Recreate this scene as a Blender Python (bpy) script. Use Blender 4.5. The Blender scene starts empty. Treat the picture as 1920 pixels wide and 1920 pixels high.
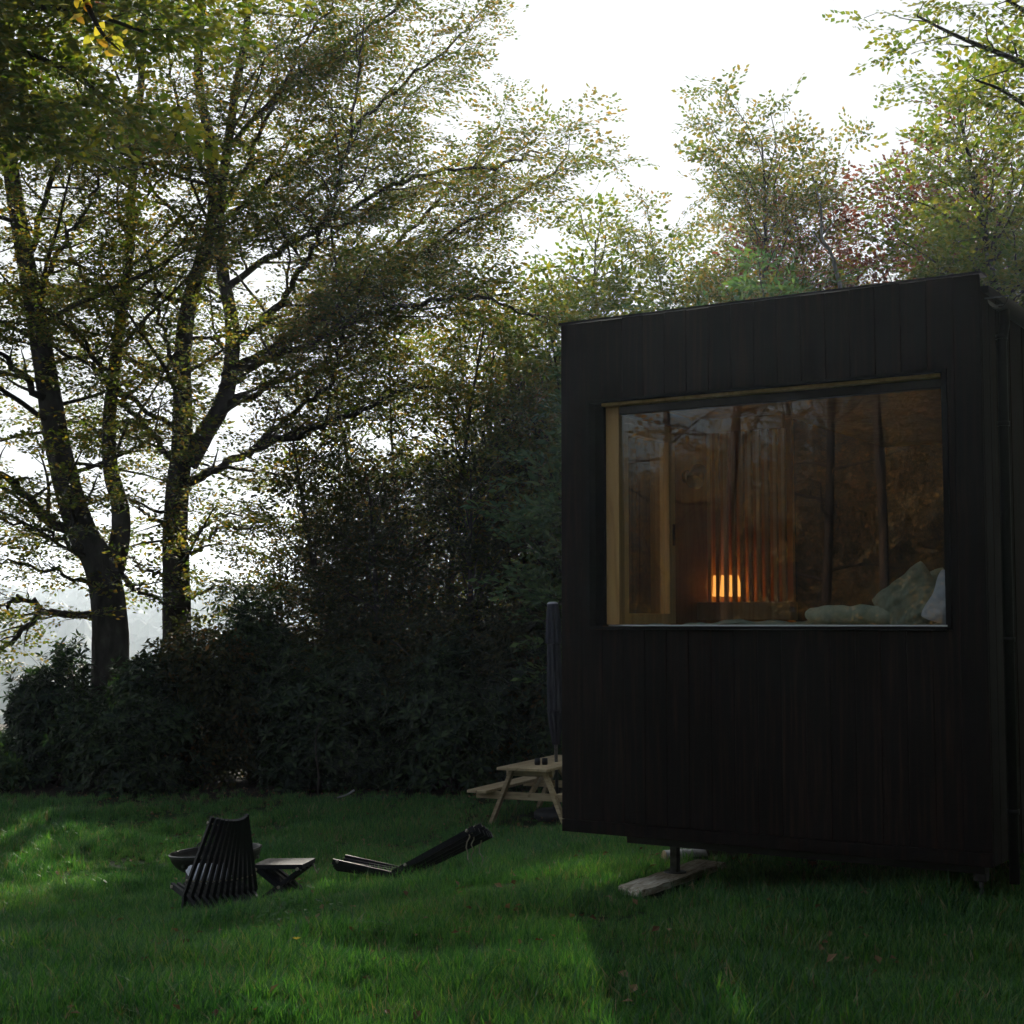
import bpy, math, random
import numpy as np
from mathutils import Vector, Matrix, Euler

random.seed(7)
RNG = np.random.default_rng(7)
SC = bpy.context.scene
COL = SC.collection
rad = math.radians

# ------------------------------------------------------------------ camera
EYE = 1.5
FPX = 2800.0                       # focal length in pixels of the 1920 px photograph
PITCH = math.atan(208 / FPX)
cam_d = bpy.data.cameras.new("camera")
cam = bpy.data.objects.new("camera", cam_d)
COL.objects.link(cam)
cam.location = (0, 0, EYE)
cam.rotation_euler = (math.pi / 2 + PITCH, 0, 0)
cam_d.sensor_width = 36
cam_d.lens = 36 * FPX / 1920
cam_d.clip_start = 0.05
cam_d.clip_end = 9000
SC.camera = cam

# ------------------------------------------------------------------ sky and sun
SUN_EL, SUN_AZ = 25.5, -1.2         # degrees; azimuth measured from +Y towards +X
wd = bpy.data.worlds.new("World")
SC.world = wd
wd.use_nodes = True
nt = wd.node_tree
nt.nodes.clear()
sky = nt.nodes.new("ShaderNodeTexSky")
sky.sky_type = 'NISHITA'
sky.sun_disc = False
sky.sun_elevation = rad(SUN_EL)
sky.sun_rotation = rad(SUN_AZ)
sky.air_density = 1.0
sky.dust_density = 6.0
sky.ozone_density = 1.0
hs = nt.nodes.new("ShaderNodeHueSaturation")
hs.inputs["Saturation"].default_value = 0.6
bg = nt.nodes.new("ShaderNodeBackground")
bg.inputs["Strength"].default_value = 0.10
wo = nt.nodes.new("ShaderNodeOutputWorld")
nt.links.new(sky.outputs[0], hs.inputs["Color"])
veil = nt.nodes.new("ShaderNodeMix"); veil.data_type = 'RGBA'; veil.blend_type = 'DARKEN'
veil.inputs["Factor"].default_value = 1.0
veil.inputs[7].default_value = (3.35, 3.45, 3.48, 1)          # hazy white ceiling of the sky's brightness
nt.links.new(hs.outputs[0], veil.inputs[6])
nt.links.new(veil.outputs[2], bg.inputs["Color"])
nt.links.new(bg.outputs[0], wo.inputs["Surface"])

sun_d = bpy.data.lights.new("sun", 'SUN')
sun_d.energy = 5.0
sun_d.angle = rad(0.9)
sun_d.color = (1.0, 0.93, 0.80)
sun = bpy.data.objects.new("sun", sun_d)
COL.objects.link(sun)
_to_sun = Vector((math.sin(rad(SUN_AZ)) * math.cos(rad(SUN_EL)), math.cos(rad(SUN_AZ)) * math.cos(rad(SUN_EL)), math.sin(rad(SUN_EL))))
sun.rotation_euler = _to_sun.to_track_quat('Z', 'Y').to_euler()
sun.location = (0, 20, 40)

SC.view_settings.view_transform = 'Standard'
SC.view_settings.look = 'None'
SC.view_settings.exposure = 1.3
SC.view_settings.gamma = 1.0
SC.view_settings.use_curve_mapping = False
SC.render.engine = 'CYCLES'
SC.cycles.max_bounces = 6
SC.cycles.diffuse_bounces = 2
SC.cycles.glossy_bounces = 3
SC.cycles.transmission_bounces = 5
SC.cycles.transparent_max_bounces = 10
SC.cycles.volume_bounces = 0
SC.cycles.use_denoising = True
SC.cycles.caustics_reflective = False
SC.cycles.caustics_refractive = False
SC.cycles.sample_clamp_indirect = 4.0

# ------------------------------------------------------------------ pixel -> place
_fw = np.array([0, math.cos(PITCH), math.sin(PITCH)])
_up = np.array([0, -math.sin(PITCH), math.cos(PITCH)])
_rt = np.array([1.0, 0, 0])
def at(px, py, Y):
    """the place at depth Y metres whose bearing is that of photograph pixel px,py"""
    d = _rt * (px - 960) / FPX + _up * (960 - py) / FPX + _fw
    return np.array([0, 0, EYE]) + d * Y / d[1]

# ------------------------------------------------------------------ small helpers
def smooth(a, b, v):
    u = np.clip((np.asarray(v, float) - a) / (b - a), 0, 1)
    return u * u * (3 - 2 * u)

def G(x, y):
    """height of the ground"""
    x = np.asarray(x, float); y = np.asarray(y, float)
    z = -1.1 * smooth(6, 19.5, y - x)
    r = np.hypot(x, y)
    near = 1 - smooth(26, 40, r)
    lump = (np.sin(x * 2.3 + 1.1 * np.sin(y * 1.3)) * np.sin(y * 1.9 + 0.7) * 0.018
            + np.sin(x * 5.1 + y * 2.2) * np.sin(y * 4.3 - x * 1.7) * 0.010)
    z = z + lump * near
    z = z - 32 * smooth(29, 260, y)
    ridge = 50 + 5 * np.sin(x * 0.006 + 1.0) + 3 * np.sin(x * 0.016 + 2.2)
    z = z + ridge * smooth(420, 1100, y) - 80 * smooth(1200, 4000, y)
    return z
def gz(x, y):
    return float(G(x, y))

def tag(o, label=None, cat=None, group=None, kind=None):
    if label: o["label"] = label
    if cat: o["category"] = cat
    if group: o["group"] = group
    if kind: o["kind"] = kind
    return o
def empty(name, loc, rz=0.0, label=None, cat=None, group=None):
    o = bpy.data.objects.new(name, None)
    COL.objects.link(o)
    o.empty_display_size = 0.2
    o.location = loc
    o.rotation_euler = (0, 0, rz)
    return tag(o, label, cat, group)
def link(name, me, mat=None, parent=None):
    o = bpy.data.objects.new(name, me)
    COL.objects.link(o)
    if parent: o.parent = parent
    if mat is not None and not me.materials: me.materials.append(mat)
    return o
def np_mesh(name, V, F, smooth_shade=False):
    """V (n,3) array, F (m,k) array of equal-size faces"""
    V = np.ascontiguousarray(V, dtype=np.float32); F = np.ascontiguousarray(F, dtype=np.int32)
    me = bpy.data.meshes.new(name)
    m, k = F.shape
    me.vertices.add(len(V)); me.vertices.foreach_set("co", V.ravel())
    me.loops.add(m * k); me.loops.foreach_set("vertex_index", F.ravel())
    me.polygons.add(m); me.polygons.foreach_set("loop_start", np.arange(0, m * k, k, dtype=np.int32))
    me.update(calc_edges=True)
    me.polygons.foreach_set("use_smooth", np.full(m, smooth_shade))
    return me

class MB:
    """collects simple solids into one mesh"""
    def __init__(s): s.v = []; s.f = []; s.sm = []
    def add(s, vs, fs, sm=False):
        n = len(s.v); s.v += [tuple(v) for v in vs]
        s.f += [tuple(i + n for i in f) for f in fs]; s.sm += [sm] * len(fs)
    def box(s, a, b, ch=0.0):
        x0, y0, z0 = a; x1, y1, z1 = b
        if ch <= 0:
            s.add([(x0,y0,z0),(x1,y0,z0),(x1,y1,z0),(x0,y1,z0),(x0,y0,z1),(x1,y0,z1),(x1,y1,z1),(x0,y1,z1)],
                  [(0,3,2,1),(4,5,6,7),(0,1,5,4),(1,2,6,5),(2,3,7,6),(3,0,4,7)])
            return
        # chamfered box: hull of the three shrunken boxes
        import bmesh
        bm = bmesh.new()
        for sx in (0, 1):
            for sy in (0, 1):
                for sz in (0, 1):
                    X = (x0, x1)[sx]; Y = (y0, y1)[sy]; Z = (z0, z1)[sz]
                    dx = ch * (1, -1)[sx]; dy = ch * (1, -1)[sy]; dz = ch * (1, -1)[sz]
                    bm.verts.new((X, Y + dy, Z + dz)); bm.verts.new((X + dx, Y, Z + dz)); bm.verts.new((X + dx, Y + dy, Z))
        r = bmesh.ops.convex_hull(bm, input=bm.verts[:])
        bm.verts.index_update()
        s.add([v.co[:] for v in bm.verts], [[v.index for v in f.verts] for f in bm.faces])
        bm.free()
    def bar(s, p0, p1, w, h, up=(0, 0, 1), ch=0.0):
        p0 = Vector(p0); p1 = Vector(p1); d = p1 - p0; L = d.length; d.normalize()
        side = d.cross(Vector(up)); side.normalize(); u = side.cross(d)
        t = MB(); t.box((0, -w / 2, -h / 2), (L, w / 2, h / 2), ch)
        M = Matrix((d, side, u)).transposed()
        s.add([tuple(p0 + M @ Vector(v)) for v in t.v], t.f)
    def tube(s, pts, radii, n=8, caps=True):
        V, F = tube_arrays(np.asarray(pts, float), np.asarray(radii, float) if np.ndim(radii) else np.full(len(pts), float(radii)), n)
        k = len(s.v); s.add(V.tolist(), F.tolist(), True)
        if caps:
            s.f.append(tuple(range(k + n - 1, k - 1, -1))); s.sm.append(False)
            e = k + (len(pts) - 1) * n
            s.f.append(tuple(range(e, e + n))); s.sm.append(False)
    def lathe(s, prof, n=32, close=False):
        V = []; F = []
        for r, z in prof:
            for i in range(n):
                a = 2 * math.pi * i / n; V.append((r * math.cos(a), r * math.sin(a), z))
        m = len(prof)
        for j in range(m if close else m - 1):
            j2 = (j + 1) % m
            for i in range(n):
                F.append((j * n + i, j * n + (i + 1) % n, j2 * n + (i + 1) % n, j2 * n + i))
        s.add(V, F, True)
    def build(s, name, mat=None, parent=None):
        me = bpy.data.meshes.new(name)
        me.from_pydata(s.v, [], s.f); me.update()
        me.polygons.foreach_set("use_smooth", s.sm)
        return link(name, me, mat, parent)

def tube_arrays(P, R, n):
    m = len(P)
    T = np.gradient(P, axis=0)
    T /= np.linalg.norm(T, axis=1, keepdims=True) + 1e-9
    ref = np.array([0, 0, 1.0]) if abs(T[0][2]) < 0.8 else np.array([1.0, 0, 0])
    A = np.cross(T, ref); bad = np.linalg.norm(A, axis=1) < 0.05
    A[bad] = np.cross(T[bad], [0.3, 1, 0.2])
    A /= np.linalg.norm(A, axis=1, keepdims=True)
    for i in range(1, m):
        a = A[i - 1] - T[i] * (A[i - 1] @ T[i]); A[i] = a / (np.linalg.norm(a) + 1e-9)
    B = np.cross(T, A)
    ang = np.arange(n) * 2 * math.pi / n
    V = P[:, None, :] + R[:, None, None] * (np.cos(ang)[None, :, None] * A[:, None, :] + np.sin(ang)[None, :, None] * B[:, None, :])
    i = np.arange(n); j = np.arange(m - 1)[:, None] * n
    F = np.stack([j + i, j + (i + 1) % n, j + n + (i + 1) % n, j + n + i], axis=-1).reshape(-1, 4)
    return V.reshape(-1, 3), F

class Tubes:
    """many tubes in one mesh, kept as arrays"""
    def __init__(s): s.V = []; s.F = []; s.n = 0
    def add(s, P, R, n):
        V, F = tube_arrays(np.asarray(P, float), np.asarray(R, float), n)
        s.V.append(V); s.F.append(F + s.n); s.n += len(V)
    def build(s, name, mat, parent, origin):
        if not s.V: return None
        V = np.concatenate(s.V) - np.asarray(origin)
        return link(name, np_mesh(name, V, np.concatenate(s.F), True), mat, parent)

# ------------------------------------------------------------------ materials
class NB:
    def __init__(s, name):
        s.m = bpy.data.materials.new(name); s.m.use_nodes = True
        s.t = s.m.node_tree; s.t.nodes.clear()
        s.out = s.t.nodes.new("ShaderNodeOutputMaterial")
    def n(s, kind, **kw):
        o = s.t.nodes.new(kind)
        for k, v in kw.items():
            if k in o.inputs.keys(): o.inputs[k].default_value = v
            else: setattr(o, k, v)
        return o
    def l(s, a, b): s.t.links.new(a, b)
    def ramp(s, fac, stops):
        r = s.n("ShaderNodeValToRGB"); e = r.color_ramp.elements
        while len(e) < len(stops): e.new(0.5)
        for q, (p, c) in zip(e, stops): q.position = p; q.color = (*c, 1)
        s.l(fac, r.inputs[0]); return r.outputs[0]
    def surf(s, sh): s.l(sh, s.out.inputs["Surface"]); return s.m

def leaf_mat(name, stops, trans=0.45, tcol=(1.5, 1.35, 0.5), rough=0.42, spec=0.35, nscale=0.6):
    b = NB(name)
    g = b.n("ShaderNodeNewGeometry")
    no = b.n("ShaderNodeTexNoise", Scale=nscale, Detail=2.0)
    b.l(g.outputs["Position"], no.inputs["Vector"])
    mm = b.n("ShaderNodeMath", operation='MULTIPLY_ADD')
    mm.inputs[1].default_value = 0.75; mm.inputs[2].default_value = -0.05
    b.l(g.outputs["Random Per Island"], mm.inputs[0])
    m2 = b.n("ShaderNodeMath", operation='MULTIPLY_ADD')
    m2.inputs[1].default_value = 0.5; 
    b.l(no.outputs["Fac"], m2.inputs[0]); b.l(mm.outputs[0], m2.inputs[2])
    col = b.ramp(m2.outputs[0], stops)
    p = b.n("ShaderNodeBsdfPrincipled", Roughness=rough)
    p.inputs["Specular IOR Level"].default_value = spec
    b.l(col, p.inputs["Base Color"])
    vm = b.n("ShaderNodeMix", data_type='RGBA', blend_type='MULTIPLY')
    vm.inputs["Factor"].default_value = 1.0
    b.l(col, vm.inputs[6]); vm.inputs[7].default_value = (*tcol, 1)
    tr = b.n("ShaderNodeBsdfTranslucent")
    b.l(vm.outputs[2], tr.inputs["Color"])
    mx = b.n("ShaderNodeMixShader"); mx.inputs[0].default_value = trans
    b.l(p.outputs[0], mx.inputs[1]); b.l(tr.outputs[0], mx.inputs[2])
    return b.surf(mx.outputs[0])

def noise_mat(name, stops, scale=(1, 1, 1), nscale=6.0, detail=6.0, rough=0.7, bump=0.3, bdist=0.01, spec=0.3, metal=0.0, coords="Object", rrange=None, distort=0.0):
    b = NB(name)
    tc = b.n("ShaderNodeTexCoord"); mp = b.n("ShaderNodeMapping", Scale=scale)
    b.l(tc.outputs[coords], mp.inputs["Vector"])
    oi = b.n("ShaderNodeObjectInfo")
    if coords == "Object":
        cb = b.n("ShaderNodeCombineXYZ"); mu = b.n("ShaderNodeMath", operation='MULTIPLY'); mu.inputs[1].default_value = 37.0
        b.l(oi.outputs["Random"], mu.inputs[0])
        for k in range(3): b.l(mu.outputs[0], cb.inputs[k])
        b.l(cb.outputs[0], mp.inputs["Location"])
    no = b.n("ShaderNodeTexNoise", Scale=nscale, Detail=detail, Distortion=distort)
    b.l(mp.outputs[0], no.inputs["Vector"])
    col = b.ramp(no.outputs["Fac"], stops)
    hv = b.n("ShaderNodeHueSaturation")
    mr = b.n("ShaderNodeMapRange"); mr.inputs["To Min"].default_value = 0.72; mr.inputs["To Max"].default_value = 1.28
    b.l(oi.outputs["Random"], mr.inputs["Value"]); b.l(mr.outputs[0], hv.inputs["Value"]); b.l(col, hv.inputs["Color"])
    p = b.n("ShaderNodeBsdfPrincipled", Roughness=rough, Metallic=metal)
    p.inputs["Specular IOR Level"].default_value = spec
    b.l(hv.outputs[0], p.inputs["Base Color"])
    if rrange:
        m = b.n("ShaderNodeMapRange"); m.inputs["To Min"].default_value = rrange[0]; m.inputs["To Max"].default_value = rrange[1]
        b.l(no.outputs["Fac"], m.inputs["Value"]); b.l(m.outputs[0], p.inputs["Roughness"])
    if bump:
        bp = b.n("ShaderNodeBump", Strength=bump, Distance=bdist)
        b.l(no.outputs["Fac"], bp.inputs["Height"]); b.l(bp.outputs[0], p.inputs["Normal"])
    return b.surf(p.outputs[0])

M = {}
M['char'] = noise_mat("charred_boards", [(0.25, (.0034,.0018,.0015)), (0.5, (.0088,.0044,.0036)), (0.72, (.024,.0110,.0076))], (14, 14, 0.7), 3.0, 7, .7, .35, .004, .16, rrange=(.6, .9))
M['char_edge'] = noise_mat("dark_trim", [(0.3, (.004,.0033,.0033)), (0.7, (.009,.007,.0065))], (6, 6, 1), 4.0, 4, .7, .15, .003, .15)
M['pine'] = noise_mat("pine_wood", [(0.3, (.38,.22,.085)), (0.5, (.50,.31,.13)), (0.72, (.58,.39,.18))], (10, 10, 0.8), 2.2, 5, .55, .1, .003, .3, distort=.6)
M['pine_lit'] = noise_mat('daylit_pine', [(0.3, (.50,.28,.09)), (0.5, (.62,.37,.13)), (0.72, (.68,.44,.17))], (10, 10, 0.8), 2.2, 5, .55, .1, .003, .3, distort=.6)  # pine of the window frames, brightened in colour for the daylight on it
M['plywood'] = noise_mat("interior_wood", [(0.3, (.30,.13,.036)), (0.55, (.42,.20,.060)), (0.75, (.50,.26,.085))], (5, 5, 0.7), 2.5, 5, .6, .08, .003, .25, distort=.8)
M['unlit_wall'] = noise_mat("unlit_interior", [(0.3, (.012,.008,.006)), (0.7, (.022,.015,.010))], (2, 2, 2), 3.0, 3, .6, .05)  # gloom of the unlit passage put into the wall colour
M['bark'] = noise_mat("beech_bark", [(0.3, (.018,.016,.013)), (0.55, (.042,.037,.031)), (0.75, (.075,.07,.058))], (1, 1, .5), 7.0, 8, .85, .8, .03, .15)
M['bark_pale'] = noise_mat("pale_bark", [(0.3, (.10,.10,.095)), (0.6, (.25,.25,.24)), (0.8, (.36,.36,.35))], (1, 1, .6), 8.0, 5, .8, .4, .01, .2)
M['bark_warm'] = noise_mat("pine_bark", [(0.3, (.018,.011,.007)), (0.55, (.045,.027,.015)), (0.8, (.085,.05,.027))], (1, 1, .35), 9.0, 7, .85, .8, .03, .15)
M['beech'] = leaf_mat("beech_leaf", [(.10, (.024,.052,.018)), (.40, (.048,.088,.025)), (.70, (.092,.114,.030)), (.93, (.15,.108,.030))], .6, (1.7, 1.45, .45), .5, .25)
M['beech_sun'] = leaf_mat("sunlit_beech_leaf", [(.10, (.036,.080,.017)), (.45, (.07,.125,.024)), (.85, (.14,.15,.028))], .55, (1.6, 1.45, .45))  # beech leaf with sunlight put into a lighter, greener colour
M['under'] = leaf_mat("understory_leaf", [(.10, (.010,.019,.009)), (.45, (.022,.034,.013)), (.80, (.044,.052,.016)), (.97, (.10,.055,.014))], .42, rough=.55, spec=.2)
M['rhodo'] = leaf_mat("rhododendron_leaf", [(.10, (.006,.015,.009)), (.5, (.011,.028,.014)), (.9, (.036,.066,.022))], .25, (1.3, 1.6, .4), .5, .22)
M['copper'] = leaf_mat("copper_leaf", [(.15, (.045,.030,.020)), (.5, (.095,.042,.030)), (.9, (.16,.055,.034))], .42, (1.4, 1.0, .6))
M['holly'] = leaf_mat("shrub_leaf", [(.15, (.030,.075,.030)), (.5, (.055,.12,.045)), (.9, (.10,.165,.05))], .42, (1.3, 1.4, .5))
M['needle'] = leaf_mat("dull_pine_needle", [(.15, (.022,.040,.022)), (.5, (.038,.060,.032)), (.9, (.06,.08,.035))], .2)
M['yellow'] = leaf_mat("yellow_leaf", [(.10, (.30,.33,.05)), (.45, (.50,.48,.08)), (.72, (.58,.48,.08)), (.92, (.30,.10,.03))], .6, (1.3, 1.2, .5), nscale=6)
M['grass'] = leaf_mat("grass_blade", [(.10, (.020,.080,.034)), (.38, (.038,.125,.048)), (.66, (.076,.195,.060)), (.85, (.13,.26,.065)), (.98, (.24,.23,.12))], .5, (1.1, 1.35, .45), .42, .35, nscale=.8)
M['sun_gold'] = leaf_mat("sun_gilded_leaf", [(.1, (.045,.042,.010)), (.5, (.16,.11,.022)), (.9, (.46,.24,.045))], .4, (1.3, 1.1, .5))  # golden sunlight on the mirrored foliage put into the leaf colour
M['straw'] = leaf_mat("dry_grass_blade", [(.1, (.10,.11,.045)), (.5, (.20,.18,.09)), (.9, (.32,.27,.15))], .35, (1.1, 1.0, .6), .5, .3)
M['weed'] = leaf_mat("weed_leaf", [(.15, (.03,.09,.03)), (.6, (.05,.12,.04)), (.9, (.07,.16,.05))], .35, (1.2, 1.3, .5), .7, .15)
M['litter'] = leaf_mat("dead_leaf", [(.15, (.07,.035,.018)), (.5, (.16,.085,.04)), (.9, (.30,.20,.11))], .2, (1, .9, .7), .7, .2, nscale=9)
M['petal'] = leaf_mat("yellow_petal", [(.1, (.7,.5,.02)), (.9, (.8,.6,.03))], .3, (1, 1, .5))
M['black_stick'] = noise_mat("black_stained_stick", [(0.3, (.006,.007,.009)), (0.7, (.018,.021,.026))], (12, 12, 1), 4.0, 4, .62, .15, .003, .25)
M['iron'] = noise_mat("fire_bowl_steel", [(0.3, (.006,.0055,.0055)), (0.6, (.013,.011,.0105)), (0.8, (.028,.018,.013))], (3, 3, 3), 5.0, 6, .48, .2, .004, .5)
M['rim_iron'] = noise_mat("worn_rim_steel", [(0.3, (.05,.05,.05)), (0.7, (.12,.115,.11))], (3, 3, 3), 9.0, 5, .32, .1, .002, .5, .8)
M['galv'] = noise_mat("galvanised_steel", [(0.3, (.055,.058,.06)), (0.7, (.12,.125,.13))], (4, 4, 4), 8.0, 5, .42, .1, .002, .5, .6)
M['pvc'] = noise_mat("dark_downpipe", [(0.3, (.008,.0075,.0075)), (0.7, (.014,.013,.013))], (4, 4, 1), 4.0, 3, .5, .05, .002, .3)
M['rope'] = noise_mat("pale_rope", [(0.3, (.26,.23,.17)), (0.7, (.44,.40,.31))], (30, 30, 30), 10.0, 3, .8, .3, .002)
M['table_wood'] = noise_mat("weathered_table_wood", [(0.28, (.24,.18,.10)), (0.5, (.42,.32,.18)), (0.75, (.56,.45,.28))], (1.2, 14, 14), 2.5, 6, .65, .2, .004, .3, distort=.5)
M['plank'] = noise_mat("lichen_plank", [(0.3, (.18,.15,.10)), (0.5, (.42,.36,.26)), (0.7, (.62,.60,.50))], (2, 14, 14), 4.0, 7, .8, .5, .006, .2, distort=1.0)
M['parasol'] = noise_mat("navy_parasol_cloth", [(0.3, (.014,.015,.022)), (0.7, (.028,.029,.042))], (5, 5, 1), 4.0, 4, .7, .2, .006, .25)
M['parasol_cap'] = noise_mat("pale_cap", [(0.3, (.35,.36,.38)), (0.7, (.5,.5,.52))], (5, 5, 5), 4.0, 2, .5, .05)
M['tub'] = noise_mat("dark_base", [(0.3, (.02,.022,.028)), (0.7, (.04,.042,.05))], (4, 4, 4), 4.0, 3, .5, .1)
M['sage'] = noise_mat("sage_linen", [(0.3, (.24,.28,.21)), (0.7, (.33,.37,.28))], (1, 1, 1), 30.0, 4, .85, .25, .004, .15)
M['white_linen'] = noise_mat("white_linen", [(0.3, (.52,.56,.62)), (0.7, (.62,.66,.72))], (1, 1, 1), 30.0, 4, .85, .2, .004, .15)
M['mattress'] = noise_mat("mattress_ticking", [(0.3, (.40,.40,.38)), (0.7, (.5,.5,.48))], (1, 1, 1), 20.0, 3, .85, .1)
M['sill_sunlit'] = noise_mat('sunlit_sill_white', [(0.3, (.62,.62,.60)), (0.7, (.72,.72,.70))], (1, 1, 1), 8.0, 3, .5, .03)  # strip of sunlight on the sill put into its white colour
M['birch'] = noise_mat("birch_bark", [(0.38, (.08,.07,.065)), (0.48, (.52,.50,.48)), (0.8, (.72,.71,.69))], (1, 6, 6), 3.0, 5, .7, .3, .004)
M['log_end'] = noise_mat("sawn_log_end", [(0.3, (.28,.19,.10)), (0.7, (.45,.33,.20))], (3, 3, 3), 12.0, 4, .75, .2, .003)
M['dark_log'] = noise_mat("dark_log_bark", [(0.3, (.02,.016,.012)), (0.7, (.07,.055,.04))], (1, 5, 5), 5.0, 6, .9, .6, .01)
M['black_metal'] = noise_mat("black_metal", [(0.3, (.008,.008,.009)), (0.7, (.016,.016,.017))], (3, 3, 3), 5.0, 3, .4, .05)
M['cloth_pale'] = noise_mat("pale_cloth", [(0.3, (.36,.38,.42)), (0.7, (.52,.54,.58))], (1, 1, 1), 9.0, 4, .85, .3, .006)
M['roof'] = noise_mat("roof_membrane", [(0.3, (.012,.012,.012)), (0.7, (.03,.03,.03))], (1, 1, 1), 6.0, 4, .7, .1)
M['far_wood'] = noise_mat("far_woodland", [(0.3, (.028,.048,.024)), (0.5, (.05,.072,.032)), (0.75, (.085,.085,.036))], (1, 1, 1), .05, 6, .9, .0, coords="Generated")

def ground_mat():
    b = NB("lawn_soil")
    g = b.n("ShaderNodeNewGeometry")
    n1 = b.n("ShaderNodeTexNoise", Scale=0.9, Detail=6.0); n2 = b.n("ShaderNodeTexNoise", Scale=14.0, Detail=6.0)
    b.l(g.outputs["Position"], n1.inputs["Vector"]); b.l(g.outputs["Position"], n2.inputs["Vector"])
    c1 = b.ramp(n1.outputs["Fac"], [(.3, (.014,.026,.009)), (.55, (.022,.042,.012)), (.75, (.034,.036,.016))])
    c2 = b.ramp(n2.outputs["Fac"], [(.35, (.45,.45,.45)), (.7, (1.3,1.3,1.2))])
    mx = b.n("ShaderNodeMix", data_type='RGBA', blend_type='MULTIPLY'); mx.inputs["Factor"].default_value = 1
    b.l(c1, mx.inputs[6]); b.l(c2, mx.inputs[7])
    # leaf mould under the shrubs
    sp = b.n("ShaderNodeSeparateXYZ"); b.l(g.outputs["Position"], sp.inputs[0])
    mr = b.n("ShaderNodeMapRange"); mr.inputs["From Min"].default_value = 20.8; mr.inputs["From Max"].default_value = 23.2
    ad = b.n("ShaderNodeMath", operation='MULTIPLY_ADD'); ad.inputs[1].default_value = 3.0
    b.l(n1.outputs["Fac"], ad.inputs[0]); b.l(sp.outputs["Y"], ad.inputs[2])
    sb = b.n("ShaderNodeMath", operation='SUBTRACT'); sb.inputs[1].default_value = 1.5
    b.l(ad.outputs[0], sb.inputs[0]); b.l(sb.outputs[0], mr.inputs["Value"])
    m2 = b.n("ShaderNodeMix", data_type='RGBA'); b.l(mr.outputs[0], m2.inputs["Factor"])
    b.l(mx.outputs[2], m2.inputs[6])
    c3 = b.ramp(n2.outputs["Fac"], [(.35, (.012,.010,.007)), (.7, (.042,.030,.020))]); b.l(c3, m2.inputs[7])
    p = b.n("ShaderNodeBsdfPrincipled", Roughness=.95); p.inputs["Specular IOR Level"].default_value = .1
    b.l(m2.outputs[2], p.inputs["Base Color"])
    bp = b.n("ShaderNodeBump", Strength=.6, Distance=.03); b.l(n2.outputs["Fac"], bp.inputs["Height"]); b.l(bp.outputs[0], p.inputs["Normal"])
    return b.surf(p.outputs[0])
M['ground'] = ground_mat()

def glass_mat(tint=(0.93, 0.95, 0.94)):
    b = NB("window_glass")
    g = b.n("ShaderNodeNewGeometry")
    dt = b.n("ShaderNodeVectorMath", operation='DOT_PRODUCT')
    b.l(g.outputs["Normal"], dt.inputs[0]); b.l(g.outputs["Incoming"], dt.inputs[1])
    ab = b.n("ShaderNodeMath", operation='ABSOLUTE'); b.l(dt.outputs["Value"], ab.inputs[0])
    on = b.n("ShaderNodeMath", operation='SUBTRACT'); on.inputs[0].default_value = 1; b.l(ab.outputs[0], on.inputs[1])
    pw = b.n("ShaderNodeMath", operation='POWER'); pw.inputs[1].default_value = 5; b.l(on.outputs[0], pw.inputs[0])
    ma = b.n("ShaderNodeMath", operation='MULTIPLY_ADD'); ma.inputs[1].default_value = .94; ma.inputs[2].default_value = .06; b.l(pw.outputs[0], ma.inputs[0])
    tr = b.n("ShaderNodeBsdfTransparent", Color=(*tint, 1)); gl = b.n("ShaderNodeBsdfGlossy", Roughness=0.0)
    mx = b.n("ShaderNodeMixShader"); b.l(ma.outputs[0], mx.inputs[0]); b.l(tr.outputs[0], mx.inputs[1]); b.l(gl.outputs[0], mx.inputs[2])
    return b.surf(mx.outputs[0])
M['glass'] = glass_mat()
def glow_mat(name, col, s):
    b = NB(name); e = b.n("ShaderNodeEmission", Strength=s, Color=(*col, 1)); return b.surf(e.outputs[0])
M['lamp_glow'] = glow_mat("warm_lamp_glow", (1.0, .40, .08), 0.55)

# ------------------------------------------------------------------ ground
def build_ground():
    rr = np.concatenate([[0.0], np.geomspace(0.6, 45, 135), np.geomspace(47, 6300, 76)])
    na = 250
    a = np.arange(na) * 2 * math.pi / na
    X = rr[1:, None] * np.sin(a)[None, :]; Y = rr[1:, None] * np.cos(a)[None, :]
    Z = G(X, Y)
    V = np.concatenate([[[0, 0, gz(0, 0)]], np.stack([X, Y, Z], -1).reshape(-1, 3)])
    m = len(rr) - 1
    j = (np.arange(m - 1) * na)[:, None] + 1; i = np.arange(na)
    F = np.stack([j + i, j + na + i, j + na + (i + 1) % na, j + (i + 1) % na], -1).reshape(-1, 4)
    tri = [(0, 1 + k, 1 + (k + 1) % na) for k in range(na)]
    me = np_mesh("ground", V, F, True)
    o = link("ground", me, M['ground']); tag(o, kind="structure", label="sloping lawn and valley ground")
    import bmesh
    bm = bmesh.new(); bm.from_mesh(me); bm.verts.ensure_lookup_table()
    for t in tri: bm.faces.new([bm.verts[k] for k in (t[0], t[2], t[1])])
    bmesh.ops.recalc_face_normals(bm, faces=bm.faces[:])
    if bm.faces[0].normal.z < 0: bmesh.ops.reverse_faces(bm, faces=bm.faces[:])
    for f in bm.faces: f.smooth = True
    bm.to_mesh(me); bm.free()
build_ground()

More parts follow.
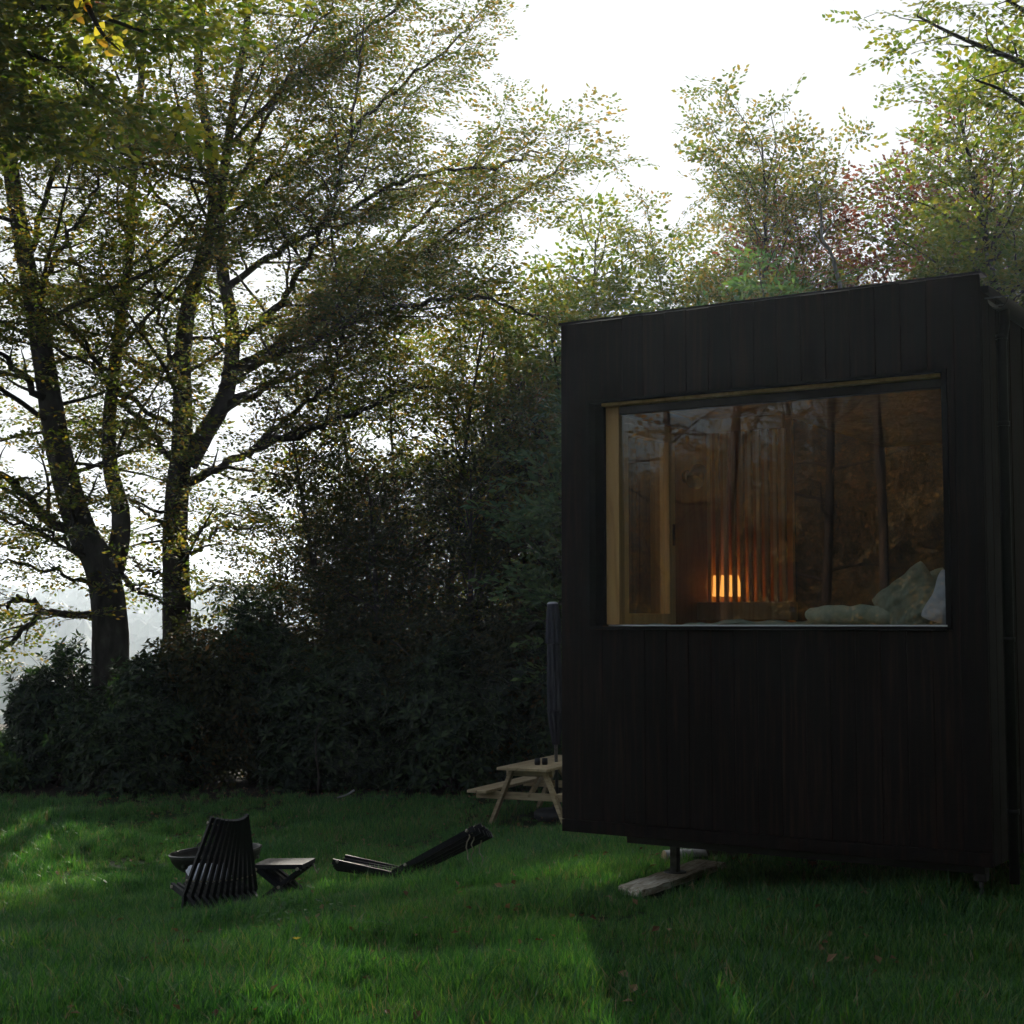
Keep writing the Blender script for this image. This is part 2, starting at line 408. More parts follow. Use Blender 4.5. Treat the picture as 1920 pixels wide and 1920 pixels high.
def far_woods():
    import bmesh
    bm = bmesh.new(); bmesh.ops.create_icosphere(bm, subdivisions=1, radius=1); 
    V0 = np.array([v.co[:] for v in bm.verts]); F0 = np.array([[v.index for v in f.verts] for f in bm.faces]); bm.free()
    V = []; F = []; n = 0
    rg = np.random.default_rng(3)
    for k in range(2400):
        a = rad(rg.uniform(-24, 8)); y = 380 + 780 * rg.random() ** 0.8; x = y * math.tan(a)
        s = rg.uniform(5, 9)
        w = V0 * (1 + rg.normal(0, .17, (len(V0), 1))) * [s, s, s * rg.uniform(.9, 1.5)] + [x, y, gz(x, y) + s * .7]
        V.append(w); F.append(F0 + n); n += len(V0)
    o = link("far_woods", np_mesh("far_woods", np.concatenate(V), np.concatenate(F), False), M['far_wood'])
    tag(o, "hazy wooded hillside across the valley beyond the trees", "woodland", kind="stuff")
far_woods()

# ------------------------------------------------------------------ cabin
CX, CY = 0.3037, 9.17
CANG = rad(-32.4)
cabin = empty("cabin", (CX, CY, 0), CANG, "black charred timber cabin on steel jacks with a large picture window", "cabin")
ca, sa = math.cos(CANG), math.sin(CANG)
def cabin_world(x, y, z):
    return Vector((CX + ca * x - sa * y, CY + sa * x + ca * y, z))
W, DEP, ZB, ZT = 2.57, 6.6, 0.243, 3.345
WX0, WX1, WZ0, WZ1 = 0.182, 2.388, 1.462, 2.855      # outer opening in the boarding
def part(name, mat, parent, fn):
    m = MB(); fn(m); return m.build(name, M[mat], parent)

def build_cabin():
    rg = random.Random(5)
    # --- front wall: inner panel with the window opening, boards in front
    def panel(m):
        y0, y1 = 0.026, 0.10
        m.box((0.02, y0, ZB + .02), (WX0, y1, 3.28)); m.box((WX1, y0, ZB + .02), (W - .02, y1, 3.28))
        m.box((WX0, y0, ZB + .02), (WX1, y1, WZ0)); m.box((WX0, y0, WZ1), (WX1, y1, 3.28))
    wall = part("wall", 'char_edge', cabin, panel)
    nb = 18; bw = W / nb
    for i in range(nb):
        x0 = i * bw + .001; x1 = (i + 1) * bw - .001
        pr = rg.uniform(0, .0025)
        spans = [(0.318, ZT - rg.uniform(0, .006))]
        cut = []
        if x1 > WX0 and x0 < WX1:
            if x0 < WX0:      # the board is notched round the opening: two narrow full pieces
                cut = [(x0, WX0, 0.318, ZT), (WX0 + .0005, x1, WZ1, ZT), (WX0 + .0005, x1, 0.318, WZ0)]
            elif x1 > WX1:
                cut = [(WX1, x1, 0.318, ZT), (x0, WX1 - .0005, WZ1, ZT), (x0, WX1 - .0005, 0.318, WZ0)]
            else:
                cut = [(x0, x1, WZ1, ZT), (x0, x1, 0.318, WZ0)]
        else:
            cut = [(x0, x1, 0.318, ZT)]
        zt = ZT - rg.uniform(0, .005)
        if len(cut) == 3:
            if x0 < WX0: poly = [(x0, .318), (x1, .318), (x1, WZ0), (WX0, WZ0), (WX0, WZ1), (x1, WZ1), (x1, zt), (x0, zt)]
            else: poly = [(x1, .318), (x1, zt), (x0, zt), (x0, WZ1), (WX1, WZ1), (WX1, WZ0), (x0, WZ0), (x0, .318)]
            k8 = len(poly)
            part("board", 'char', wall, lambda m: m.add([(a_, -pr, b_) for a_, b_ in poly] + [(a_, .024, b_) for a_, b_ in poly], [tuple(range(k8)), tuple(range(2 * k8 - 1, k8 - 1, -1))] + [(q, q + k8, (q + 1) % k8 + k8, (q + 1) % k8) for q in range(k8)]))
        else:
            for c in cut:
                part("board", 'char', wall, lambda m, c=c: m.box((c[0], -pr, c[2]), (c[1], .024, min(c[3], zt)), .002))
    part("skirt_board", 'char', wall, lambda m: m.box((0.0, -.002, ZB), (W, .024, .314), .002))
    part("top_flashing", 'pvc', wall, lambda m: m.box((-.012, -.012, ZT + .001), (W + .012, .11, ZT + .012)))
    # --- right side wall and left side wall (with its own window), boards on both
    SY0, SY1, SZ0, SZ1 = 0.44, 1.27, 1.43, 2.84        # side window opening
    def side(xin, xout, sign, holes):
        def fn(m):
            a, b2 = sorted((xin, xout))
            if not holes:
                m.box((a, .10, ZB), (b2, DEP, 3.25))
            else:
                m.box((a, .10, ZB), (b2, SY0, 3.25)); m.box((a, SY1, ZB), (b2, DEP, 3.25))
                m.box((a, SY0, ZB), (b2, SY1, SZ0)); m.box((a, SY0, SZ1), (b2, SY1, 3.25))
        w = part("wall", 'plywood' if holes else 'char_edge', cabin, fn)
        n = int((DEP - .03) / bw)
        for i in range(n):
            y0 = .03 + i * bw + .002; y1 = .03 + (i + 1) * bw - .002; pr = rg.uniform(0, .004)
            xa = xout + sign * .001; xb = xout + sign * (.022 + pr); a, b2 = sorted((xa, xb))
            if holes and y1 > SY0 and y0 < SY1:
                part("board", 'char', w, lambda m: m.box((a, y0, ZB), (b2, y1, SZ0 - .002)))
                part("board", 'char', w, lambda m: m.box((a, y0, SZ1 + .002), (b2, y1, 3.26)))
                if y0 < SY0: part("board", 'char', w, lambda m: m.box((a, y0, SZ0), (b2, SY0, SZ1)))
                if y1 > SY1: part("board", 'char', w, lambda m: m.box((a, SY1, SZ0), (b2, y1, SZ1)))
            else:
                part("board", 'char', w, lambda m: m.box((a, y0, ZB), (b2, y1, 3.26), .002))
        return w
    side(W - .10, W - .024, 1, False)
    side(.10, .024, -1, True)
    part("wall", 'char', cabin, lambda m: m.box((.10, DEP - .08, ZB), (W - .10, DEP - .002, 3.25)))
    # --- floor, ceiling, roof
    part("floor", 'plywood', cabin, lambda m: m.box((.10, .10, ZB), (W - .10, DEP - .08, ZB + .14)))
    part("ceiling", 'plywood', cabin, lambda m: m.box((.10, .10, 2.96), (W - .10, DEP - .08, 3.02)))
    rf = part("roof", 'roof', cabin, lambda m: m.box((-.02, .105, 3.262), (W + .02, DEP + .02, 3.30)))
    # --- gutter along the right eave, its brackets and the downpipe
    gx, gzc, gr = W + .066, 3.225, .056
    def gut(m):
        prof = []
        for k in range(13):
            a = math.pi + math.pi * k / 12; prof.append((gx + gr * math.cos(a), gzc + gr * math.sin(a)))
        for k in range(12, -1, -1):
            a = math.pi + math.pi * k / 12; prof.append((gx + (gr - .004) * math.cos(a), gzc + (gr - .004) * math.sin(a)))
        n = len(prof)
        V = [(x, .10, z) for x, z in prof] + [(x, DEP, z) for x, z in prof]
        m.add(V, [(i, (i + 1) % n, n + (i + 1) % n, n + i) for i in range(n)] + [tuple(range(n - 1, -1, -1)), tuple(range(n, 2 * n))], False)
    gu = part("gutter", 'pvc', cabin, gut)
    for y in (.30, 1.1, 1.9, 2.7, 3.5, 4.3, 5.1, 5.9):
        part("bracket", 'galv', gu, lambda m: m.box((W + .001, y, gzc + .004), (gx + gr + .004, y + .022, gzc + .009)))
    part("gutter_rim", 'galv', gu, lambda m: m.box((W - .02, .094, gzc + .001), (gx + gr + .004, .099, gzc + .008)))
    def dp(m):
        m.tube([(gx + .01, .20, gzc - gr + .01), (gx + .01, .20, 3.10), (gx - .008, .20, 3.0), (gx - .008, .20, .14)], .028, 12)
    pipe = part("downpipe", 'pvc', cabin, dp)
    for z in (3.02, 2.55, 1.4, .5):
        part("pipe_clip", 'black_metal', pipe, lambda m: m.tube([(gx - .008, .20, z), (gx - .008, .20, z + .025)], .033, 12))
    # --- chassis under the floor and the jacks
    part("chassis_beam", 'black_metal', cabin, lambda m: m.box((.41, .06, .196), (W - .06, .13, ZB - .001), .003))
    for x in (.5, W - .5):
        part("chassis_beam", 'black_metal', cabin, lambda m: m.box((x - .04, .132, .185), (x + .04, DEP - .2, ZB - .001), .003))
    for i, (wx, wy, top, low, foot) in enumerate(((.99, 9.20, .24, .075, True), (2.47, 7.98, .24, .075, False), (4.3, 13.6, .24, .05, True), (5.9, 12.6, .24, .05, True))):
        dx, dy = wx - CX, wy - CY
        lx, ly = ca * dx + sa * dy, -sa * dx + ca * dy
        g0 = gz(wx, wy) + (.075 if i == 0 else .005)
        mid = g0 + (.17 if i == 0 else .13)
        def jf(m):
            m.box((lx - .034, ly - .034, mid), (lx + .034, ly + .034, top + (.0 if i else -.002)), .004)
        j = part("jack", 'galv', cabin, jf)
        part("inner_tube", 'galv', j, lambda m: m.box((lx - .024, ly - .024, g0 + .008), (lx + .024, ly + .024, mid + .05), .003) if i != 1 else m.tube([(lx, ly, g0), (lx, ly, mid + .05)], .012, 8))
        part("foot_plate", 'galv', j, lambda m: m.tube([(lx, ly, g0), (lx, ly, g0 + .012)], .068 if i != 1 else .03, 18))
    # --- the picture window
    def rev(m):                                          # dark outer reveal, standing 12 mm proud
        o = .012
        m.box((WX0 + .001, -o, WZ0 + .001), (WX0 + .022, .15, WZ1 - .001)); m.box((WX1 - .022, -o, WZ0 + .001), (WX1 - .001, .15, WZ1 - .001))
        m.box((WX0 + .022, -o, WZ1 - .016), (WX1 - .022, .15, WZ1 - .001)); m.box((WX0 + .022, -.03, WZ0 + .001), (WX1 - .022, .15, WZ0 + .018))
    wn = part("picture_window", 'char_edge', cabin, rev)
    part("sill", 'sill_sunlit', wn, lambda m: m.box((WX0 + .09, .10, WZ0 + .0185), (WX1 - .024, .17, WZ0 + .027), .002))
    def infr(m):
        m.box((WX0 + .085, .085, WZ0 + .028), (WX0 + .175, .155, WZ1 - .036), .003)
    part("jamb", 'pine_lit', wn, infr)
    part("dark_jamb", 'char_edge', wn, lambda m: m.box((WX0 + .023, .06, WZ0 + .02), (WX0 + .0845, .15, WZ1 - .017), .002))
    part("jamb", 'char_edge', wn, lambda m: m.box((WX1 - .046, .04, WZ0 + .028), (WX1 - .0225, .15, WZ1 - .017), .002))
    part("head_strip", 'pine_lit', wn, lambda m: m.box((WX0 + .085, .03, WZ1 - .035), (WX1 - .047, .16, WZ1 - .0165), .002))
    part("head_bar", 'black_metal', wn, lambda m: m.box((WX0 + .176, .09, WZ1 - .085), (WX1 - .047, .15, WZ1 - .036), .002))
    part("pane", 'glass', wn, lambda m: m.box((WX0 + .176, .11, WZ0 + .028), (WX1 - .047, .1105, WZ1 - .086)))
    # --- side window: pine frame with bars, one pane
    xa, xb = .012, .115
    def sfr(m): 
        m.box((xa, SY0, SZ0), (xb, SY1, SZ0 + .05), .003); m.box((xa, SY0, SZ1 - .045), (xb, SY1, SZ1), .003)
        m.box((xa, SY0, SZ0 + .0505), (xb, SY0 + .055, SZ1 - .0455), .003); m.box((xa, SY1 - .10, SZ0 + .0505), (xb, SY1, SZ1 - .0455), .003)
    sw = part("side_window", 'pine_lit', cabin, sfr)
    part("pane", 'glass', sw, lambda m: m.box((.05, SY0 + .055, SZ0 + .05), (.0505, SY1 - .10, SZ1 - .045)))
    part("outer_post", 'char_edge', sw, lambda m: m.box((-.06, SY1 - .30, SZ0 + .05), (.01, SY1 - .09, SZ1 - .045)))
    def sash(m):
        x0, x1, y0, y1, z0, z1 = .275, .345, .175, .88, WZ0 + .032, WZ1 - .125
        m.box((x0, y0, z0), (x1, y0 + .06, z1), .003); m.box((x0, y1 - .085, z0), (x1, y1, z1), .003)
        m.box((x0, y0 + .0605, z0), (x1, y1 - .0855, z0 + .065), .003); m.box((x0, y0 + .0605, z1 - .06), (x1, y1 - .0855, z1), .003)
    cs = part("casement", 'pine_lit', cabin, sash)
    part("pane", 'glass', cs, lambda m: m.box((.309, .235, WZ0 + .097), (.3095, .795, WZ1 - .185)))
    part("handle", 'black_metal', cs, lambda m: m.box((.346, .83, 2.0), (.362, .847, 2.14), .003))
    part("inner_sill", 'sill_sunlit', cabin, lambda m: m.box((.27, .171, WZ0 + .006), (W - .27, .222, WZ0 + .0265), .002))
    # --- interior partition: warm board wall, slats, ledge, dark passage
    part("partition", 'plywood', cabin, lambda m: m.box((.102, 2.12, ZB + .14), (.66, 2.16, 2.96)))
    part("partition", 'unlit_wall', cabin, lambda m: (m.box((.66, 4.2, ZB + .14), (W - .102, 4.26, 2.96)), m.box((.62, 2.161, ZB + .14), (.66, 4.2, 2.96))))
    scr = part("slat_screen", 'plywood', cabin, lambda m: (m.box((.104, 1.85, 2.86), (.70, 1.90, 2.955)), m.box((.104, 1.85, 1.50), (.70, 1.90, 1.56))))
    for k in range(10):
        x = .115 + k * .063
        part("slat", 'pine', scr, lambda m: m.box((x, 1.862, 1.561), (x + .026, 1.90, 2.859), .002))
    part("ledge", 'pine', cabin, lambda m: m.box((.104, 1.70, 1.52), (.80, 1.845, 1.645), .004))
    part("linen_closet", 'unlit_wall', cabin, lambda m: m.box((1.95, 1.9, ZB + .14), (W - .102, 2.6, 2.955)))
build_cabin()

def cab_thing(name, label, cat, x, y, z, rz=0.0):
    p = cabin_world(x, y, z); return empty(name, p, CANG + rz, label, cat)

# --- things inside the cabin
def soft(name, sx, sy, sz, mat, parent=None, pinch=0.35, seed=0, wr=.012, seg=28, pointy=True):
    """a pillow: two bulging sheets joined at a seam, corners pulled out"""
    rg = np.random.default_rng(seed)
    u = np.linspace(-1, 1, seg); X, Y = np.meshgrid(u, u, indexing='ij')
    bul = (np.clip(1 - np.abs(X) ** 2.4, 0, 1) * np.clip(1 - np.abs(Y) ** 2.4, 0, 1)) ** 0.55
    k = (1 - pinch * .30 * (1 - np.abs(X) ** 1.5) * np.abs(Y) ** 2) * np.sqrt(1 - .22 * X ** 4)
    k2 = (1 - pinch * .30 * (1 - np.abs(Y) ** 1.5) * np.abs(X) ** 2) * np.sqrt(1 - .22 * Y ** 4)
    ph = rg.uniform(0, 6, 6)
    wrk = wr * (np.sin(X * 5 + Y * 3 + ph[0]) * np.sin(Y * 7 - X * 2 + ph[1]) + .6 * np.sin(X * 11 - Y * 6 + ph[2]) + .5 * np.sin(X * 4 + 3 * np.sin(Y * 9 + ph[3])) + .4 * np.abs(np.sin(X * 17 + Y * 13 + ph[4] + np.sin(Y * 5)))) * bul ** .5
    top = np.stack([X * sx / 2 * k2, Y * sy / 2 * k, bul * sz / 2 + wrk], -1).reshape(-1, 3)
    bot = np.stack([X * sx / 2 * k2, Y * sy / 2 * k, -bul * sz / 2 + wrk - .0005], -1).reshape(-1, 3)
    i = np.arange(seg - 1); A, B = np.meshgrid(i, i, indexing='ij'); a = (A * seg + B).ravel()
    Ft = np.stack([a, a + seg, a + seg + 1, a + 1], -1); Fb = Ft[:, ::-1] + seg * seg
    o = link(name, np_mesh(name, np.concatenate([top, bot]), np.concatenate([Ft, Fb]), True), M[mat], parent)
    return o
def build_interior():
    b = cab_thing("bed", "raised bed filling the cabin front behind the window", "bed", 1.28, .95, ZB + .14)
    z0 = 0
    def base(m): m.box((-1.14, -.74, .002), (1.14, .70, .92))
    fr = MB(); base(fr); fr.build("bed_base", M['plywood'], b)
    mt = MB(); mt.box((-1.13, -.72, .925), (1.13, .69, 1.085), .03); mt.build("mattress", M['mattress'], b)
    # duvet: a wrinkled sheet with thickness, lying on the mattress
    nx, ny = 90, 50
    X, Y = np.meshgrid(np.linspace(.38, 2.40, nx), np.linspace(.25, 1.63, ny), indexing='ij')
    rg = np.random.default_rng(2)
    Z = 1.484 + .012 * np.sin(X * 9 + 2 * np.sin(Y * 5)) * np.sin(Y * 8 + X * 3) + .008 * np.sin(X * 23 + Y * 11) + .006 * np.sin(X * 41 - Y * 17 + np.sin(Y * 20))
    Z += .02 * smooth(.55, .9, X) * (1 - smooth(1.1, 1.5, X)) 
    edge = np.minimum.reduce([X - .38, 2.40 - X, Y - .25, 1.63 - Y]); Z -= .022 * (1 - smooth(0, .06, edge))
    T = np.stack([X, Y, Z], -1).reshape(-1, 3); Bm = T.copy(); Bm[:, 2] = 1.4685
    i = np.arange(nx - 1); j = np.arange(ny - 1); A, Bj = np.meshgrid(i, j, indexing='ij'); a = (A * ny + Bj).ravel()
    Ft = np.stack([a, a + ny, a + ny + 1, a + 1], -1); n = nx * ny
    ring = [k * ny for k in range(nx)] + [(nx - 1) * ny + k for k in range(1, ny)] + [k * ny + ny - 1 for k in range(nx - 2, -1, -1)] + [k for k in range(ny - 2, 0, -1)]
    rr = np.array(ring); Fs = np.stack([rr, np.roll(rr, -1), np.roll(rr, -1) + n, rr + n], -1)
    V = np.concatenate([T, Bm]); F = np.concatenate([Ft, Ft[:, ::-1] + n, Fs])
    o = link("duvet", np_mesh("duvet", V, F, True), M['sage']); o.location = (CX, CY, 0); o.rotation_euler = (0, 0, CANG)
    tag(o, "crumpled sage green duvet spread on the bed behind the glass", "duvet")
    # folded end of duvet (bolster-like roll)
    m = MB(); xs = np.linspace(-.30, .30, 25)
    m.tube([(a, .012 * math.sin(a * 13), .004 * math.sin(a * 37)) for a in xs], [max(.012, .056 * (1 - abs(a / .305) ** 6) ** .5 * (1 + .05 * math.sin(a * 60))) for a in xs], 18)
    r = m.build("rolled_throw", M['sage']); tag(r, "rolled sage green throw lying lengthwise on the duvet", "throw")
    r.location = cabin_world(1.74, .36, 1.545); r.rotation_euler = (0, 0, CANG + rad(3))
    def prop(name, mat, label, x, y, z, sx, sy, sz, yaw, lean, spin, seed, pin):
        p = soft(name, sx, sy, sz, mat, None, pin, seed, .011, 40); tag(p, label, "cushion" if name == "cushion" else "pillow")
        p.matrix_world = Matrix.Translation(cabin_world(x, y, z)) @ Matrix.Rotation(CANG + rad(yaw), 4, 'Z') @ Matrix.Rotation(rad(lean), 4, 'X') @ Matrix.Rotation(rad(spin), 4, 'Z')
    prop("cushion", 'sage', "large sage green linen cushion propped up corner upwards on the bed", 2.06, .38, 1.61, .40, .40, .15, -6, 74, 40, 1, .5)
    prop("pillow", 'sage', "smaller olive pillow half hidden behind the large cushion", 2.04, .66, 1.63, .36, .34, .13, 0, 76, 20, 3, .5)
    prop("pillow", 'white_linen', "white pillow beside the sage cushion at the window edge", 2.35, .34, 1.60, .40, .34, .14, 20, 70, -24, 6, .5)
    # lit lamp behind the slats
    l = cab_thing("table_lamp", "small lit lamp glowing warm orange behind the wooden slats", "lamp", .20, 1.99, 1.50)
    m = MB(); m.tube([(0, 0, .0), (0, 0, .02)], .05, 16); m.tube([(0, 0, .02), (0, 0, .20)], .010, 8); m.build("stand", M['black_metal'], l)
    m = MB(); m.lathe([(.0, .19), (.125, .19), (.09, .34), (.0, .34)], 24); m.build("lamp_shade", M['lamp_glow'], l)
    part("lamp_shelf", 'plywood', cabin, lambda m: m.box((.104, 1.905, 1.46), (.70, 2.115, 1.499)))
    # spot on the left wall
    s = cab_thing("wall_lamp", "small black wall spotlight on the timber wall inside", "lamp", .101, 1.52, 2.52)
    m = MB(); m.tube([(0.002, 0, 0), (.03, 0, 0)], .045, 16); m.build("wall_plate", M['black_metal'], s)
    m = MB(); m.tube([(.03, 0, 0), (.09, 0, .0)], .012, 8); m.build("arm", M['black_metal'], s)
    m = MB(); m.tube([(.09, .05, .05), (.11, -.06, -.05)], [.05, .06], 16); m.build("lamp_head", M['black_metal'], s)
    # roller blind above the side window
    r = cab_thing("roller_blind", "rolled up dark blind tube above the side window", "blind", .175, .42, 2.875)
    m = MB(); m.tube([(0, 0, 0), (0, .98, 0)], .042, 18); m.build("tube", M['black_metal'], r)
    for y in (-.012, .982):
        m = MB(); m.box((-.073, y, -.03), (.03, y + .01, .03), .003); m.build("bracket", M['black_metal'], r)
build_interior()

# ------------------------------------------------------------------ plank, logs under the cabin
def place(m, name, mat, loc, rz, label, cat, group=None, tilt=(0, 0)):
    o = m.build(name, M[mat]); o.location = loc; o.rotation_euler = (tilt[0], tilt[1], rz); return tag(o, label, cat, group)
def build_under():
    m = MB()
    n = 14
    V = []; 
    rg = random.Random(2)
    for i in range(n + 1):
        x = -.60 + 1.2 * i / n
        w = .10 + rg.uniform(-.004, .004)
        if i == 0: w *= .72
        for (yy, zz) in ((-w, 0), (w, 0), (w, .038 + rg.uniform(-.004, .003)), (-w, .038 + rg.uniform(-.004, .003))): V.append((x + (rg.uniform(-.03, .03) if i in (0, n) else 0), yy, zz))
    F = [(0, 1, 2, 3), (4 * n + 3, 4 * n + 2, 4 * n + 1, 4 * n)]
    for i in range(n):
        a = 4 * i
        for k in range(4): F.append((a + k, a + 4 + k, a + 4 + (k + 1) % 4, a + (k + 1) % 4))
    m.add(V, F)
    x, y = .965, 9.13
    tx = (gz(1.24, 9.62) - gz(.68, 8.62)) / 1.15
    place(m, "plank", 'plank', (x, y, max(gz(x, y), gz(.68, 8.62), gz(1.24, 9.62)) + .02), math.atan2(1.0, .58), "weathered lichen-grey plank under the steel jack foot", "plank", tilt=(0, -tx * .5))
    logs = [(1.20, 10.55, .30, .055, 15, 'birch', 0), (1.43, 10.9, .34, .05, 60, 'birch', 0), (1.50, 10.72, .36, .06, -20, 'dark_log', 0), (1.72, 10.95, .40, .06, 10, 'dark_log', 0),
            (1.62, 11.12, .34, .055, 35, 'birch', 0), (1.95, 11.1, .40, .065, -10, 'dark_log', 0), (1.78, 11.3, .34, .05, 25, 'dark_log', 0), (1.33, 11.15, .3, .05, -40, 'birch', 0)]
    lab = {'birch': "short white birch log lying in the grass under the cabin", 'dark_log': "short dark barked log lying in the shade under the cabin"}
    for (x, y, L, r, a, mt, st) in logs:
        o = empty("birch_log" if mt == 'birch' else "firewood_log", (x, y, gz(x, y) + r * .9), rad(a), lab[mt], "log", "birch logs under the cabin" if mt == 'birch' else "dark logs under the cabin")
        m = MB(); k = 8; pts = [(-L / 2 + L * i / k, random.uniform(-.004, .004), random.uniform(-.004, .004)) for i in range(k + 1)]
        m.tube(pts, [r * random.uniform(.94, 1.05) for _ in pts], 14, False); m.build("bark", M[mt], o)
        for s in (-1, 1):
            m = MB(); m.tube([(s * (L / 2 - .006), 0, 0), (s * (L / 2 + .001), 0, 0)], r * .93, 14); m.build("sawn_end", M['log_end'], o)
build_under()

# ------------------------------------------------------------------ garden furniture
BOXM = {}
def slat(name, p0, p1, w, h, mat, parent, up=(0, 0, 1)):
    if mat not in BOXM:
        m = MB(); m.box((0, -.5, -.5), (1, .5, .5)); me = bpy.data.meshes.new("slat"); me.from_pydata(m.v, [], m.f); me.update(); me.materials.append(M[mat]); BOXM[mat] = me
    p0 = Vector(p0); d = Vector(p1) - p0; L = d.length; d.normalize()
    sd = d.cross(Vector(up)); sd.normalize(); u = sd.cross(d)
    o = link(name, BOXM[mat], None, parent)
    R = Matrix((d, sd, u)).transposed().to_4x4()
    o.matrix_local = Matrix.Translation(p0) @ R @ Matrix.Diagonal((L, w, h, 1))
    return o

def stick_chair(label, loc, yaw, seat_len, back_len, back_ang, wbot, wtop, n, tilt=(0, 0), cross=.15, dish=.05, thick=.032):
    """folding stick chair: +Y is the way the sitter faces"""
    t = empty("stick_chair", loc, 0, label, "chair")
    t.rotation_euler = Euler((tilt[0], tilt[1], yaw), 'XYZ')
    ca_, sa_ = math.cos(rad(back_ang)), math.sin(rad(back_ang))
    tops = []; fronts = []; knots = []
    for i in range(n):
        s = -1 + 2 * i / (n - 1)
        arc = s * s
        foot = Vector((s * wbot / 2 * .92, .20 - .05 * arc, .0))
        mid = Vector((s * wbot / 2, .02 + .06 * arc, cross - .03 + (.01 + dish * .4) * arc))
        tp = Vector((s * wtop / 2, -back_len * ca_ + .11 * arc, cross + back_len * sa_ + (.02 + dish * .5) * arc - .02))
        d = (tp - mid).normalized()
        slat("back_slat", mid - d * .0, tp, .026, thick, 'black_stick', t, (0, 1, .2))
        slat("leg_slat", foot, mid + d * .015, .024, .040, 'black_stick', t, (0, 1, .2))
        tops.append(tp - d * .05); knots.append(mid + d * .12)
    for i in range(n - 1):
        s = -1 + 2 * (i + .5) / (n - 1)
        arc = s * s
        fr = Vector((s * wbot / 2 * .96, seat_len, cross + .02 + dish * arc))
        rr = Vector((s * wbot / 2 * .96, -.26 + .05 * arc, .0))
        md = Vector((s * wbot / 2 * .98, .05 + .06 * arc, cross - .035 + (.01 + dish * .4) * arc))
        slat("seat_slat", md, fr, .026, max(.042, thick), 'black_stick', t, (0, .2, 1))
        slat("leg_slat", rr, md, .024, .038, 'black_stick', t, (0, 1, .2))
        fronts.append(fr - (fr - md).normalized() * .04)
    for pts in (tops, knots, fronts):
        m = MB(); m.tube([tuple(p) for p in pts], .005, 6); m.build("rope", M['rope'], t)
        for e, q in ((pts[0], pts[1]), (pts[-1], pts[-2])):
            d = (e - q).normalized()
            m = MB(); m.tube([tuple(e + d * .008), tuple(e + d * .026)], [.012, .012], 8); m.build("rope_knot", M['rope'], t)
    return t, tops
def slope_tilt(x, y):
    e = .4
    return math.atan((gz(x, y + e) - gz(x, y - e)) / (2 * e)), -math.atan((gz(x + e, y) - gz(x - e, y)) / (2 * e))

